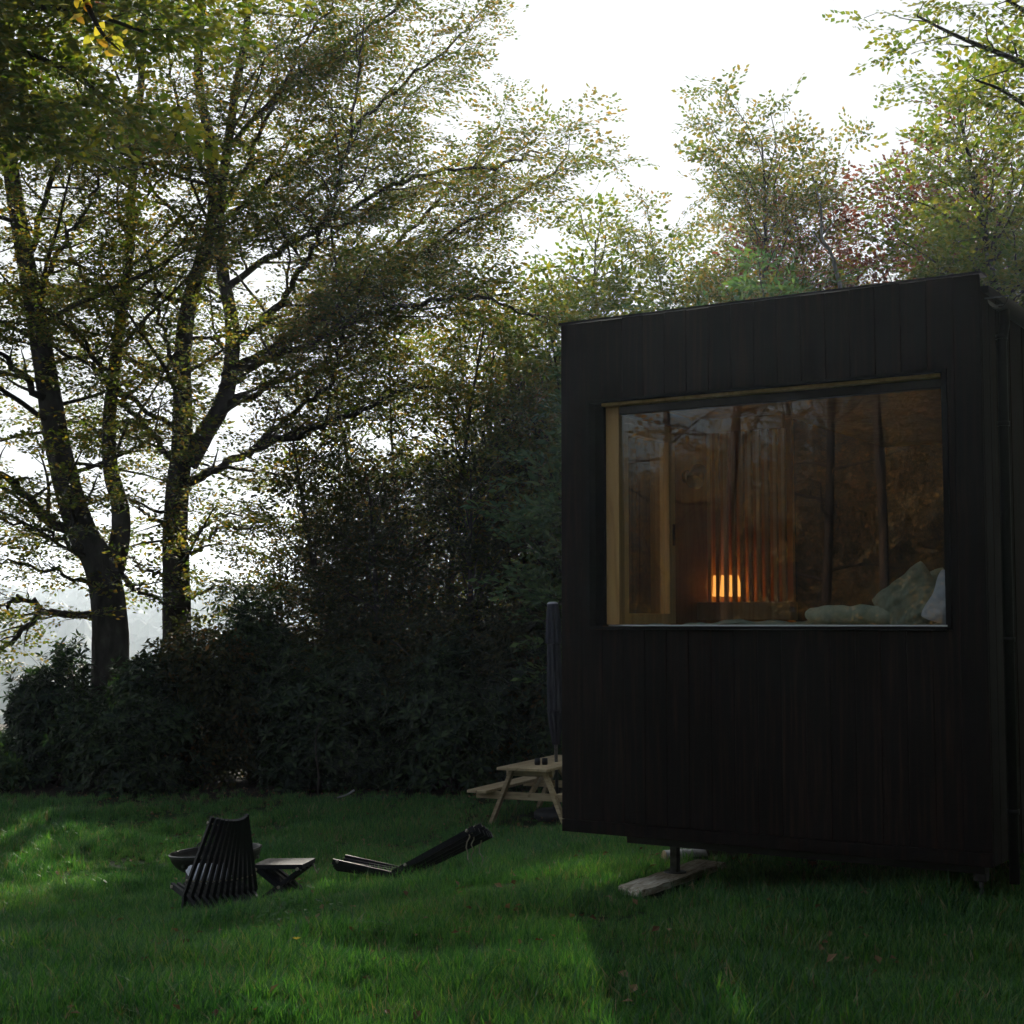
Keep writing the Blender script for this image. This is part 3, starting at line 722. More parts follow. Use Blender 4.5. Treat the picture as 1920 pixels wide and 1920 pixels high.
def build_furniture():
    # chair seen from behind, facing the fire bowl
    x, y = -2.15, 11.35
    c, tp = stick_chair("upright black stick chair seen from behind facing the fire bowl", (x, y, gz(x, y) - .015), rad(33), .42, .60, 68, .57, .27, 12, (rad(-3), 0), .15, .01)
    cl = soft("folded_cloth", .34, .24, .10, 'cloth_pale', None, .2, 8, .02, 18)
    tag(cl, "pale folded cloth lying on the upright stick chair, seen between its slats", "cloth")
    cl.matrix_world = Matrix.Translation((x - .16, y + .20, gz(x, y) + .235)) @ Matrix.Rotation(rad(24), 4, 'Z') @ Matrix.Rotation(rad(12), 4, 'X')
    # reclined chair seen from the side, facing left
    x, y = -.80, 11.75
    c2, tp2 = stick_chair("reclined low black stick lounger lying open beside the picnic table", (x, y, gz(x, y) - .02), rad(82), .56, .72, 26, .44, .36, 12, (0, 0), .10, .08, .042)
    c2.rotation_euler = Euler((0, rad(4), rad(82)), 'XYZ')
    for k, p in enumerate((tp2[0], tp2[3], tp2[1])):
        m = MB(); q = Vector(p); pts = [tuple(q)]
        for j in range(6): pts.append((q.x + random.uniform(-.02, .02), q.y + random.uniform(-.02, .02), q.z - .04 * (j + 1)))
        m.tube(pts, .005, 6); m.build("hanging_rope", M['rope'], c2)
    # stool
    x, y = -1.80, 12.0; g = gz(x, y)
    s = empty("stick_stool", (x, y, g - .01), rad(-10), "low black slatted folding stool with crossed legs beside the fire bowl", "stool")
    hw, hl, h = .20, .15, .285
    for i in range(9):
        yy = -hl + 2 * hl * i / 8
        slat("seat_slat", (-hw, yy, h), (hw, yy, h + .012), .030, .034, 'black_stick', s)
    for yy in (-hl, -hl / 3, hl / 3, hl):
        slat("leg_slat", (-hw + .03, yy, h - .022), (hw - .01, yy, 0), .028, .045, 'black_stick', s, (0, 1, 0))
        slat("leg_slat", (hw - .03, yy + .03, h - .016), (-hw + .01, yy + .03, 0), .028, .045, 'black_stick', s, (0, 1, 0))
    for xx, zz in ((-hw + .02, h - .018), (hw - .04, h - .005), (0.01, h * .48)):
        m = MB(); m.tube([(xx, -hl - .03, zz), (xx, hl + .05, zz)], .005, 6); m.build("rope", M['rope'], s)
        for yy in (-hl - .035, hl + .05):
            m = MB(); m.tube([(xx, yy, zz), (xx, yy + .018, zz)], .013, 8); m.build("rope_knot", M['rope'], s)
    m = MB(); m.tube([(hw - .04, hl + .06, h), (hw - .02, hl + .08, h - .07), (hw, hl + .07, h - .10), (hw + .02, hl + .05, h - .06)], .005, 6); m.build("loose_rope", M['rope'], s)
    # fire bowl
    x, y = -2.60, 13.45; g = gz(x, y)
    b = empty("fire_bowl", (x, y, g - .01), rad(20), "wide black steel fire bowl on three flat legs", "fire bowl")
    b.rotation_euler = Euler((rad(-2.5), rad(-4), rad(20)), 'XYZ')
    R, rim, dp = .40, .42, .22
    prof = [(R * math.sin(a), rim - dp * math.cos(a)) for a in np.linspace(0.02, math.pi / 2, 16)]
    inner = [((R - .008) * math.sin(a), rim + .004 - (dp - .008) * math.cos(a)) for a in np.linspace(math.pi / 2, .02, 16)]
    m = MB(); m.lathe(prof + inner, 48, True); bo = m.build("bowl", M['iron'], b)
    m = MB(); ring = [(R * math.cos(a), R * math.sin(a), rim + .002) for a in np.linspace(0, 2 * math.pi, 61)]
    m.tube(ring, .011, 8, False); m.build("rim", M['rim_iron'], bo)
    for k in range(3):
        a = rad(205 + 120 * k); c_, s_ = math.cos(a), math.sin(a)
        m = MB(); m.bar((R * .72 * c_, R * .72 * s_, rim - .13), (R * .86 * c_, R * .86 * s_, 0), .075, .008, (c_, s_, 0), .001); m.build("leg", M['iron'], b)
    for a in (rad(95), rad(275)):
        c_, s_ = math.cos(a), math.sin(a)
        m = MB(); pts = [((R + .01 + .03 * math.sin(u)) * c_ - .07 * math.cos(u) * s_, (R + .01 + .03 * math.sin(u)) * s_ + .07 * math.cos(u) * c_, rim + .012 + .03 * math.sin(u)) for u in np.linspace(0, math.pi, 9)]
        m.tube(pts, .008, 6); m.build("handle", M['iron'], bo)
    for a in (rad(215), rad(255), rad(330)):
        m = MB(); m.tube([((R - .02) * math.cos(a), (R - .02) * math.sin(a), rim - .075), ((R + .0) * math.cos(a), (R + .0) * math.sin(a), rim - .075)], .014, 10); m.build("bolt", M['rim_iron'], bo)
    # grill plate lying on the rim
    # picnic table
    tx, ty = -.2, 19.26
    g = -1.1
    yaw = rad(-23.5)
    T = empty("picnic_table", (tx, ty, gz(.3, 20)), yaw, "pale wooden picnic table with attached benches beside the hedge", "picnic table")
    L = 2.0
    def plank(name, p0, p1, w, h, up=(0, 0, 1)):
        m = MB(); m.bar(p0, p1, w, h, up, .004); return m.build(name, M['table_wood'], T)
    for i in range(5):
        yy = .07 + i * .141
        plank("tabletop_plank", (yy, 0 + random.uniform(-.006, .006), .735), (yy, L, .735), .135, .036)
    for x0 in (-.41, .70 + .13):
        for k in range(2):
            plank("bench_plank", (x0 + .07 + k * .141, -.02, .435), (x0 + .07 + k * .141, L + .02, .435), .135, .036)
    for yy in (.22, L - .22):
        plank("leg", (.13, yy, .715), (-.18, yy, -.02), .05, .095, (0, 1, 0)); plank("leg", (.57, yy, .715), (.88, yy, -.02), .05, .095, (0, 1, 0))
        plank("bench_beam", (-.40, yy + .052, .37), (1.10, yy + .052, .37), .045, .095)
        plank("top_beam", (.03, yy + .052, .672), (.67, yy + .052, .672), .045, .088)
    plank("brace", (.35, .25, .36), (.35, .80, .70), .04, .08); plank("brace", (.35, L - .25, .36), (.35, L - .80, .70), .04, .08)
    cy, sy = math.cos(yaw), math.sin(yaw)
    def tw(a, bb, z): return (tx + cy * a - sy * bb, ty + sy * a + cy * bb, gz(.3, 20) + z)
    for k, (a, bb) in enumerate(((.36, .50), (.44, .56))):
        m = MB(); m.lathe([(.001, 0), (.034, 0), (.04, .03), (.036, .085), (.03, .085), (.034, .03), (.028, .008), (.001, .008)], 14)
        place(m, "candle_cup", 'black_metal', tw(a, bb, .7535), 0, "small dark cup standing on the picnic table", "cup", "cups on the picnic table")
    # closed parasol through the table, with its base
    px, py, _ = tw(.44, 1.0, 0); g0 = gz(px, py)
    P = empty("parasol", (px, py, g0), 0, "closed dark navy parasol standing behind the picnic table", "parasol")
    P.rotation_euler = (0, rad(-1.2), 0)
    m = MB(); m.tube([(0, 0, .03), (0, 0, 2.84)], .022, 12); m.build("pole", M['galv'], P)
    def fold(z0, z1, r0, r1, name):
        n = 48; V = []; mz = 14
        for j in range(mz + 1):
            t = j / mz; z = z0 + (z1 - z0) * t; r = r0 + (r1 - r0) * t
            for i in range(n):
                a = 2 * math.pi * i / n
                q = 1 + .20 * math.cos(8 * a + 1.5 * t) * (.3 + .7 * math.sin(math.pi * min(1, t * 1.0 + .05))) + .06 * math.sin(5 * a + 4 * t)
                V.append((r * q * math.cos(a), r * q * math.sin(a), z))
        F = [(j * n + i, j * n + (i + 1) % n, (j + 1) * n + (i + 1) % n, (j + 1) * n + i) for j in range(mz) for i in range(n)]
        F += [tuple(range(n - 1, -1, -1)), tuple(range(mz * n, mz * n + n))]
        m = MB(); m.add(V, F, True); return m.build(name, M['parasol'], P)
    fold(.98, 1.42, .045, .10, "canopy_hem"); fold(1.40, 2.33, .095, .082, "canopy"); fold(2.31, 2.84, .098, .072, "canopy_cover")
    m = MB(); m.tube([(0, 0, 2.84), (0, 0, 2.855), (0, 0, 2.87)], [.074, .07, .045], 18); m.build("cap", M['parasol_cap'], P)
    m = MB(); m.lathe([(.001, 0), (.28, 0), (.31, .03), (.31, .10), (.27, .13), (.06, .14), (.04, .3), (.024, .3), (.001, .3)], 30); m.build("base", M['tub'], P)
build_furniture()

# ------------------------------------------------------------------ foliage machinery
def leaf_quads(base, dirv, side, L, wd_, fold=.12, nrm=None):
    """one leaf = 4 verts (base, left, tip, right)"""
    n = np.cross(dirv, side)
    mid = base + dirv * L * .48
    return np.array([base, mid + side * wd_ / 2 + n * fold * wd_, base + dirv * L, mid - side * wd_ / 2 + n * fold * wd_])

def spray_template(seed, n=22, length=.60, leaf=.086, wide=.62, tilt=.35, spread=58):
    """a flat twig of alternate leaves along +X, lying in XY"""
    rg = np.random.default_rng(seed); out = []
    for i in range(n):
        t = (i + .6) / n; s = 1 if i % 2 else -1
        a = rad(spread) * s * rg.uniform(.6, 1.25) * (1 - .45 * t)
        lat = s * rg.uniform(0, .11) * length * 2 * (1 - .5 * t)
        base = np.array([t * length, lat + rg.normal(0, .012), rg.normal(0, .025) - .10 * length * t * t])
        d = np.array([math.cos(a), math.sin(a), rg.normal(-.12, .28)]); d /= np.linalg.norm(d)
        up = np.array([rg.normal(0, tilt), rg.normal(0, tilt), 1.0]); sd = np.cross(up, d); sd /= np.linalg.norm(sd)
        l = leaf * rg.uniform(.7, 1.2)
        out.append(leaf_quads(base, d, sd, l, l * wide))
    return np.array(out).reshape(-1, 3)
def rosette_template(seed, n=8, leaf=.145):
    rg = np.random.default_rng(seed); out = []
    for i in range(n):
        a = 2 * math.pi * i / n + rg.normal(0, .18); e = rg.uniform(-.35, .45)
        d = np.array([math.cos(a) * math.cos(e), math.sin(a) * math.cos(e), math.sin(e)])
        sd = np.array([-math.sin(a), math.cos(a), rg.normal(0, .3)]); sd -= d * (sd @ d); sd /= np.linalg.norm(sd)
        l = leaf * rg.uniform(.75, 1.15)
        out.append(leaf_quads(d * .01, d, sd, l, l * .33, .10))
    # second, upright whorl
    for i in range(2):
        a = rg.uniform(0, 6.28); e = rg.uniform(.6, 1.2)
        d = np.array([math.cos(a) * math.cos(e), math.sin(a) * math.cos(e), math.sin(e)])
        sd = np.array([-math.sin(a), math.cos(a), 0.0]); l = leaf * rg.uniform(.45, .7)
        out.append(leaf_quads(d * .01, d, sd, l, l * .32, .10))
    return np.array(out).reshape(-1, 3)
TPL = {
    'beech': [spray_template(100 + k) for k in range(6)],
    'big': [spray_template(130 + k, 20, .56, .090, .66, .55) for k in range(5)],
    'small': [spray_template(150 + k, 24, .52, .072, .62, .7) for k in range(5)],
    'rhodo': [rosette_template(170 + k) for k in range(6)],
    'laurel': [spray_template(190 + k, 15, .40, .115, .42, .6, 50) for k in range(5)],
    'needle': [spray_template(210 + k, 26, .38, .075, .12, .9, 70) for k in range(4)],
}
def frames(H, N):
    """orthonormal frames: x along H, z near N"""
    X = H / (np.linalg.norm(H, axis=1, keepdims=True) + 1e-9)
    Y = np.cross(N, X); Y /= np.linalg.norm(Y, axis=1, keepdims=True) + 1e-9
    Z = np.cross(X, Y)
    return np.stack([X, Y, Z], axis=-1)          # columns
def foliage(name, kind, P, H, N, S, mat, parent, origin, rg):
    P = np.asarray(P); H = np.asarray(H); N = np.asarray(N); S = np.asarray(S)
    Rm = frames(H, N); tp = TPL[kind]; pick = rg.integers(0, len(tp), len(P)); Vs = []
    for k, T in enumerate(tp):
        m = pick == k
        if not m.any(): continue
        Vs.append((np.einsum('nij,kj->nki', Rm[m], T) * S[m][:, None, None] + P[m][:, None, :]).reshape(-1, 3))
    V = np.concatenate(Vs) - np.asarray(origin)
    F = np.arange(len(V)).reshape(-1, 4)
    me = np_mesh(name, V, F, False)
    o = link(name, me, M[mat], parent); o["kind"] = "stuff"
    return o

def curve_path(p0, d0, L, n, rg, wob=.12, lift=0.0, droop=0.0):
    P = [np.asarray(p0, float)]; d = np.asarray(d0, float); d = d / np.linalg.norm(d)
    for i in range(n):
        d = d + rg.normal(0, wob, 3) + np.array([0, 0, lift - droop * (i / n)])
        d /= np.linalg.norm(d); P.append(P[-1] + d * L / n)
    return np.array(P)
def resample(P, step):
    seg = np.linalg.norm(np.diff(P, axis=0), axis=1); s = np.concatenate([[0], np.cumsum(seg)])
    n = max(2, int(s[-1] / step) + 1); t = np.linspace(0, s[-1], n)
    return np.stack([np.interp(t, s, P[:, k]) for k in range(3)], -1), s[-1]
def smooth_path(P, k=6):
    """Catmull-Rom through control points"""
    P = np.asarray(P, float); Q = np.concatenate([[2 * P[0] - P[1]], P, [2 * P[-1] - P[-2]]]); out = []
    for i in range(1, len(Q) - 2):
        for t in np.arange(k) / k:
            a, b, c, d = Q[i - 1], Q[i], Q[i + 1], Q[i + 2]
            out.append(.5 * ((2 * b) + (c - a) * t + (2 * a - 5 * b + 4 * c - d) * t * t + (3 * b - a - 3 * c + d) * t ** 3))
    out.append(P[-1]); return np.array(out)

class Grower:
    """collects twigs and sprays for one tree"""
    def __init__(s, seed, flat=.8, sc=1.0, step=.30, jitter=.35):
        s.rg = np.random.default_rng(seed); s.tw = Tubes(); s.P = []; s.H = []; s.N = []; s.S = []
        s.flat = flat; s.sc = sc; s.step = step; s.jit = jitter
    def spray(s, p, h, size=1.0):
        rg = s.rg
        h = np.array([h[0], h[1], h[2] * (1 - s.flat * .6)]) + rg.normal(0, s.jit, 3) * [1, 1, .5]
        s.P.append(p); s.H.append(h)
        s.N.append([rg.normal(0, 1 - s.flat * .72), rg.normal(0, 1 - s.flat * .72), 1.0]); s.S.append(s.sc * size * rg.uniform(.75, 1.25))
    def leafy(s, path, start=.15):
        Q, L = resample(path, s.step); n = len(Q)
        for i in range(n):
            if i / n < start: continue
            d = Q[min(i + 1, n - 1)] - Q[max(i - 1, 0)]; d = d / (np.linalg.norm(d) + 1e-9)
            sd = np.cross(d, [0, 0, 1.0]); sd /= np.linalg.norm(sd) + 1e-9
            k = 1 if (i % 2) else -1
            s.spray(Q[i], d * .6 + sd * k * .8)
            if i == n - 1: s.spray(Q[i], d)
    def side_branches(s, path, r0, spacing, lfac, lmin, lmax, start=.25, level=2, sides=3, lift=.03, ang=.9):
        rg = s.rg; Q, L = resample(path, spacing); n = len(Q)
        for i in range(n):
            t = i / max(1, n - 1)
            if t < start: continue
            d = Q[min(i + 1, n - 1)] - Q[max(i - 1, 0)]; d = d / (np.linalg.norm(d) + 1e-9)
            sd = np.cross(d, [0, 0, 1.0])
            if np.linalg.norm(sd) < .2:
                a = rg.uniform(0, 6.28); sd = np.array([math.cos(a), math.sin(a), 0])
            sd /= np.linalg.norm(sd)
            k = 1 if (i % 2) else -1
            v = d * rg.uniform(.45, .9) + sd * k * ang * rg.uniform(.7, 1.2) + rg.normal(0, .22, 3) * [1, 1, .8]
            v[2] *= .75
            ll = float(np.clip(L * lfac * (1.15 - .75 * t) * rg.uniform(.6, 1.3), lmin, lmax))
            p = curve_path(Q[i], v, ll, 5 if level == 2 else 2, rg, .14, lift)
            rr = r0 * (1 - .7 * t) * .5
            s.tw.add(p, np.linspace(rr, max(.004, rr * .25), len(p)), sides)
            if level > 2:
                s.leafy(p, .05)
            else:
                s.side_branches(p, max(rr, .012), s.step * 1.35, .42, .35, 1.3, .12, 3, 3, .0)
                s.leafy(p, .55)
    def finish(s, tree, origin, kind, mat, barkmat, twig_name="twigs"):
        o = s.tw.build(twig_name, M[barkmat], tree, origin)
        if o: o["kind"] = "stuff"
        return foliage("crown", kind, s.P, s.H, s.N, s.S, mat, tree, origin, s.rg)

def trunk_mesh(name, path, radii, mat, parent, origin, n=16, rough=.05, seed=0):
    V, F = tube_arrays(np.asarray(path), np.asarray(radii), n)
    rg = np.random.default_rng(seed)
    C = np.repeat(np.asarray(path), n, axis=0); off = V - C
    ang = np.tile(np.arange(n) * 2 * math.pi / n, len(path)); zz = V[:, 2]
    k = 1 + rough * np.sin(3 * ang + zz * 1.1 + seed) + rough * .7 * np.sin(5 * ang - zz * .7) + rg.normal(0, rough * .25, len(V))
    return link(name, np_mesh(name, C + off * k[:, None] - np.asarray(origin), F, True), M[mat], parent)

# ------------------------------------------------------------------ the two big beeches
def beech(label, base_px, Y, stems, limbs, seed, extra, bare_from=.14, dens=1.5, leafmat='beech', zcut=None):
    """stems and limbs: (list of (px,py,dY), r_start, r_end) in photograph bearings at depth Y+dY"""
    bx = at(base_px, 1200, Y)[0]; bz = gz(bx, Y) - .1; org = np.array([bx, Y, bz])
    T = empty("beech_tree", org, 0, label, "tree")
    g = Grower(seed, .80, .95, .185)
    rg = g.rg; first = True
    stem_paths = []
    for pts, r0, r1 in stems:
        C = [at(a, b, Y + c) for a, b, c in pts]
        if first: C = [np.array([C[0][0], Y, bz])] + C
        P = smooth_path(C, 7); t = np.linspace(0, 1, len(P)); R = r0 + (r1 - r0) * t ** .8
        if first: R = R * (1 + .55 * np.exp(-(P[:, 2] - bz) / .55))
        trunk_mesh("trunk" if first else "stem", P, R, 'bark', T, org, 18 if first else 14, .05, seed)
        stem_paths.append((P, R)); first = False
    for pts, r0, r1 in limbs:
        Cl = [at(a, b, Y + c) for a, b, c in pts]
        near = min(((np.linalg.norm(SP - Cl[0], axis=1).min(), SP[int(np.argmin(np.linalg.norm(SP - Cl[0] + [0, 0, .12], axis=1)))]) for SP, _ in stem_paths), key=lambda q: q[0])
        if near[0] < .9: Cl = [near[1]] + Cl
        P = smooth_path(Cl, 6)
        P[2:] += rg.normal(0, .035, P[2:].shape)
        R = np.linspace(r0, r1, len(P)); trunk_mesh("limb", P, R, 'bark', T, org, 8, .04, seed)
        g.side_branches(P, r0, .42 / dens, .30, .7, 2.2, bare_from, 2)
        g.leafy(P, .75)
    # further limbs around the stems, all directions
    for si, n, z0, z1, Lm, elev in extra:
        P, R = stem_paths[si]
        for k in range(n):
            z = z0 + (z1 - z0) * (k + rg.uniform(.1, .9)) / n
            i = int(np.argmin(np.abs(P[:, 2] - z))); a = rg.uniform(0, 2 * math.pi) if k % 3 else (rad(90) if k % 2 else rad(-90)) + rg.normal(0, .5)
            el = rad(elev + rg.uniform(-12, 14)); L = Lm * rg.uniform(.6, 1.15)
            d = np.array([math.cos(a) * math.cos(el), math.sin(a) * math.cos(el), math.sin(el)])
            p = curve_path(P[i], d, L, 9, rg, .10, .015); r0 = min(R[i] * .4, .012 * L + .01)
            trunk_mesh("limb", p, np.linspace(r0, .012, len(p)), 'bark', T, org, 7, .03, seed + k)
            g.side_branches(p, r0, .46 / dens, .32, .7, 2.2, .22, 2); g.leafy(p, .75)
    g.finish(T, org, 'beech', leafmat, 'bark')
    return T, len(g.P)

COUNT = {}
tA, COUNT['A'] = beech("thick-trunked beech forking low, with a horizontal limb over the rhododendron", 206, 25.0,
    [([(206,1300,0),(205,1150,0),(188,1060,0),(150,985,0),(112,850,.1),(88,720,.2),(66,590,.3),(40,440,.3),(18,290,.2),(5,140,.1),(0,-60,0),(10,-260,0)], .36, .07),
     ([(212,1075,0),(226,1010,.2),(226,950,.5),(208,880,.8),(205,780,1.2),(220,640,1.6),(240,500,1.9),(250,330,2.1),(265,150,2.2),(275,-60,2.2)], .19, .05)],
    [([(170,1152,0),(120,1150,-.2),(78,1148,-.3),(55,1172,-.4),(0,1216,-.5),(-60,1240,-.6)], .075, .03),
     ([(80,1148,-.3),(62,1125,-.4),(30,1128,-.6),(0,1142,-.8),(-60,1150,-1)], .045, .02),
     ([(140,1005,0),(85,970,-.4),(50,930,-.7),(0,885,-1.2),(-90,840,-1.6)], .12, .03),
     ([(170,1050,0),(110,1005,-.5),(40,985,-.9),(-60,960,-1.4)], .05, .015),
     ([(205,1115,0),(150,1088,-.6),(60,1060,-1.0),(-30,1045,-1.5)], .05, .015),
     ([(230,1085,0),(255,1105,.4),(290,1120,.8),(330,1150,1.0)], .06, .02),
     ([(95,760,.2),(40,700,-.3),(0,665,-.8),(-80,620,-1.3)], .09, .02),
     ([(60,560,.3),(110,470,.0),(170,370,-.4),(240,270,-.7)], .07, .015),
     ([(45,480,.3),(100,330,.1),(130,220,0),(190,120,-.2)], .075, .015),
     ([(70,620,.3),(20,560,.9),(-60,500,1.4)], .06, .015)],
    11, [(0, 26, 4.6, 14, 3.4, 15), (1, 22, 4.0, 13, 3.2, 20), (0, 6, 2.2, 5.0, 2.6, 5)])
tB, COUNT['B'] = beech("tall two-stemmed beech with long limbs sweeping up over the lawn hedge", 332, 26.3,
    [([(332,1300,0),(332,1100,0),(330,1000,0),(334,905,0),(340,845,0),(341,760,0),(341,680,0),(352,580,.1),(384,470,.2),(402,390,.2),(395,270,.3),(372,150,.3),(378,0,.3),(385,-220,.3)], .285, .06),
     ([(352,870,0),(385,810,.1),(412,765,.1),(430,705,.1),(435,610,0),(418,510,0),(411,400,-.1),(425,290,-.1),(440,180,-.2),(462,50,-.2),(480,-150,-.2)], .19, .05)],
    [([(365,900,0),(420,870,-.3),(475,842,-.6),(560,815,-.9),(650,778,-1.2),(730,742,-1.5),(800,720,-1.7)], .10, .02),
     ([(470,845,-.6),(520,800,-.7),(580,750,-.8),(618,720,-.9),(640,640,-1),(640,560,-1.1),(625,460,-1.1),(608,380,-1.1)], .05, .02),
     ([(415,760,.1),(480,738,.3),(560,700,.6),(640,692,.9),(720,660,1.2)], .075, .02),
     ([(433,650,0),(490,600,-.5),(535,555,-.9),(565,505,-1.1),(597,440,-1.4),(640,330,-1.6),(665,190,-1.8),(680,60,-1.9)], .085, .018),
     ([(436,690,0),(530,640,.4),(640,570,.8),(760,500,1.1),(880,420,1.3),(980,360,1.4),(1060,300,1.5)], .085, .018),
     ([(432,700,0),(540,660,-.8),(660,600,-1.5),(790,570,-2),(900,555,-2.3),(1010,600,-2.5)], .08, .018),
     ([(430,720,.1),(560,625,1.0),(700,500,1.7),(820,380,2.2),(930,270,2.5)], .08, .018),
     ([(425,540,0),(520,470,-.6),(640,400,-1.1),(780,330,-1.5),(930,310,-1.8),(1010,280,-1.9)], .075, .016),
     ([(411,430,-.1),(470,370,.3),(530,325,.6),(620,270,.9),(740,170,1.1),(840,90,1.2),(900,30,1.2)], .07, .016),
     ([(415,400,-.1),(470,290,-.5),(500,220,-.7),(560,100,-.9),(640,-20,-1)], .06, .016),
     ([(430,270,-.1),(520,180,.4),(640,90,.8),(760,0,1),(850,-80,1.1)], .06, .015),
     ([(420,480,0),(560,380,1.6),(700,260,2.2),(800,150,2.5)], .06, .015),
     ([(330,880,0),(300,830,-.3),(262,785,-.5),(210,735,-.7),(160,640,-.9),(110,600,-1.1),(40,545,-1.3)], .075, .018),
     ([(330,800,0),(270,765,-.7),(190,700,-1.3),(110,655,-1.7),(30,640,-2)], .06, .015),
     ([(335,730,0),(280,690,.6),(200,650,1.2),(120,610,1.7)], .06, .015),
     ([(330,690,0),(300,600,-.3),(290,510,-.5),(250,440,-.8),(200,400,-1)], .055, .015),
     ([(360,1040,0),(390,1010,-.2),(425,990,-.4),(470,995,-.6)], .05, .015),
     ([(360,1010,0),(390,980,.3),(420,965,.5),(480,960,.8)], .05, .015),
     ([(312,1080,0),(275,1070,-.3),(245,1050,-.5),(215,1055,-.7)], .045, .015),
     ([(310,980,0),(270,965,-.4),(245,935,-.6),(215,930,-.8)], .045, .015),
     ([(365,1120,0),(395,1100,-.3),(420,1085,-.5)], .04, .015),
     ([(395,470,.2),(330,400,-.4),(270,330,-.8),(230,240,-1)], .05, .015),
     ([(385,330,.3),(340,220,.2),(320,120,.2),(300,0,.1)], .05, .015)],
    12, [(0, 14, 4.6, 15, 3.0, 20), (1, 12, 4.2, 15, 3.3, 22), (0, 4, 2.2, 4.6, 2.2, 8)], dens=1.3)

# ------------------------------------------------------------------ generic tree
def make_tree(name, label, x, y, height, crown0, spread, seed, kind='beech', mat='beech', bark='bark', r0=.12, nl=30, up=35, cat="tree", group=None,
              sc=1.0, step=.30, stems=1, flat=.6, top_thin=.35, lean=(0, 0), sp2=.45, jitter=.4, prof=None):
    z0 = gz(x, y) - .08; org = np.array([x, y, z0])
    T = empty(name, org, 0, label, cat, group)
    g = Grower(seed, flat, sc, step, jitter); rg = g.rg
    for s in range(stems):
        a = rg.uniform(0, 6.28); o = 0 if stems == 1 else .25
        d = np.array([math.cos(a) * o * .6 + lean[0], math.sin(a) * o * .6 + lean[1], 1.0])
        h = height * (1 if s == 0 else rg.uniform(.7, .95))
        P = curve_path(org + np.array([math.cos(a), math.sin(a), 0]) * (.12 if s else 0), d, h, 14, rg, .035, .02)
        R = np.linspace(r0, .015, len(P)) * (1 if s == 0 else .75); R[0] *= 1.35
        trunk_mesh("trunk", P, R, bark, T, org, 10, .05, seed + s)
        n = nl if s == 0 else int(nl * .6)
        for k in range(n):
            t = crown0 + (1 - crown0) * ((k + rg.uniform(0, 1)) / n)
            i = int(round(t * (len(P) - 1))); i = min(max(i, 1), len(P) - 1)
            u = (t - crown0) / (1 - crown0)
            pr = prof(u) if prof else (1 - (1 - top_thin) * u ** 1.3) * (.55 + .45 * min(1, u * 3.5))
            L = spread * pr * rg.uniform(.65, 1.15)
            a = k * 2.4 + rg.normal(0, .4); el = rad(up + 25 * u + rg.uniform(-14, 14))
            d = np.array([math.cos(a) * math.cos(el), math.sin(a) * math.cos(el), math.sin(el)])
            f = rg.uniform(0, 1); b0 = P[i - 1] * (1 - f) + P[i] * f
            p = curve_path(b0, d, L, 6, rg, .12, .02); rr = max(.012, R[i] * .45)
            g.tw.add(p, np.linspace(rr, .008, len(p)), 5)
            g.side_branches(p, rr, sp2, .40, .35, 1.5, .15, 2); g.leafy(p, .6)
        g.leafy(P[-5:], .1)
    g.finish(T, org, kind, mat, bark, "branches"); COUNT[name + str(seed)] = len(g.P)
    return T

# understory thicket between the beeches and the cabin
UG = "thin trees crowding behind the hedge"
def px_x(px, Y): return (px - 960) / FPX * Y
ULAB = ["slender multi-stemmed tree nearest the big beeches in the thicket", "thin bushy tree with dull brown-green leaves in the thicket", "tall leafy tree in the middle of the dark thicket",
        "broad dark-leaved tree in the thicket behind the picnic table", "dense tree rising beside the cabin corner", "thin tree half hidden behind the cabin corner", "low spreading tree filling the thicket behind the hedge"]
US = [(655, 27.0, 6.4, .22, 1.7, 3), (760, 28.6, 8.6, .18, 1.9, 2), (850, 27.4, 8.0, .18, 1.9, 2), (945, 29.2, 9.4, .15, 2.0, 2), (1035, 27.6, 8.4, .15, 1.9, 2), (1120, 29.5, 9.0, .2, 2.0, 1), (560, 28.2, 4.9, .2, 1.7, 2), (900, 26.3, 5.4, .15, 1.8, 2), (720, 26.2, 5.2, .15, 1.8, 2), (1010, 26.0, 5.4, .12, 1.8, 2)]
ULAB += ["low dark tree standing just behind the rhododendrons by the table", "low dark tree just behind the middle rhododendrons", "low dark tree behind the parasol"]
for k, (px, Y, h, c0, sp, st) in enumerate(US):
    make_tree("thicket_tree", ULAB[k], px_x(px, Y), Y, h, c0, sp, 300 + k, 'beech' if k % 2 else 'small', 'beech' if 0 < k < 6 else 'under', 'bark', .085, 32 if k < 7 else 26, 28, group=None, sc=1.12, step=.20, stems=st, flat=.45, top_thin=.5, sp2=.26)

# trees behind the cabin
make_tree("birch_like_tree", "airy young tree with an upright thin crown rising behind the cabin roof", px_x(1405, 29), 29, 11.8, .30, 2.9, 401, 'beech', 'beech', 'bark', .11, 48, 32, sc=1.02, step=.21, flat=.35, top_thin=.5, sp2=.28, stems=3, jitter=.6)
make_tree("young_tree", "loose yellow-green tree between the big beech and the cabin roof", px_x(1150, 27), 27, 10.0, .22, 2.5, 402, 'beech', 'beech_sun', 'bark', .09, 40, 38, sc=1.25, step=.20, flat=.5, sp2=.22, stems=2)
make_tree("young_tree", "thin-leaved tree directly left of the airy tree behind the roof", px_x(1290, 31), 31, 11.6, .25, 2.3, 403, 'beech', 'beech', 'bark', .09, 40, 40, sc=1.25, step=.20, flat=.4, sp2=.22, stems=2)
make_tree("copper_tree", "copper-leaved tree behind the roof right of the airy tree", px_x(1575, 30), 30, 11.2, .22, 2.9, 404, 'beech', 'copper', 'bark', .10, 40, 36, sc=1.25, step=.20, flat=.45, sp2=.22, stems=2)
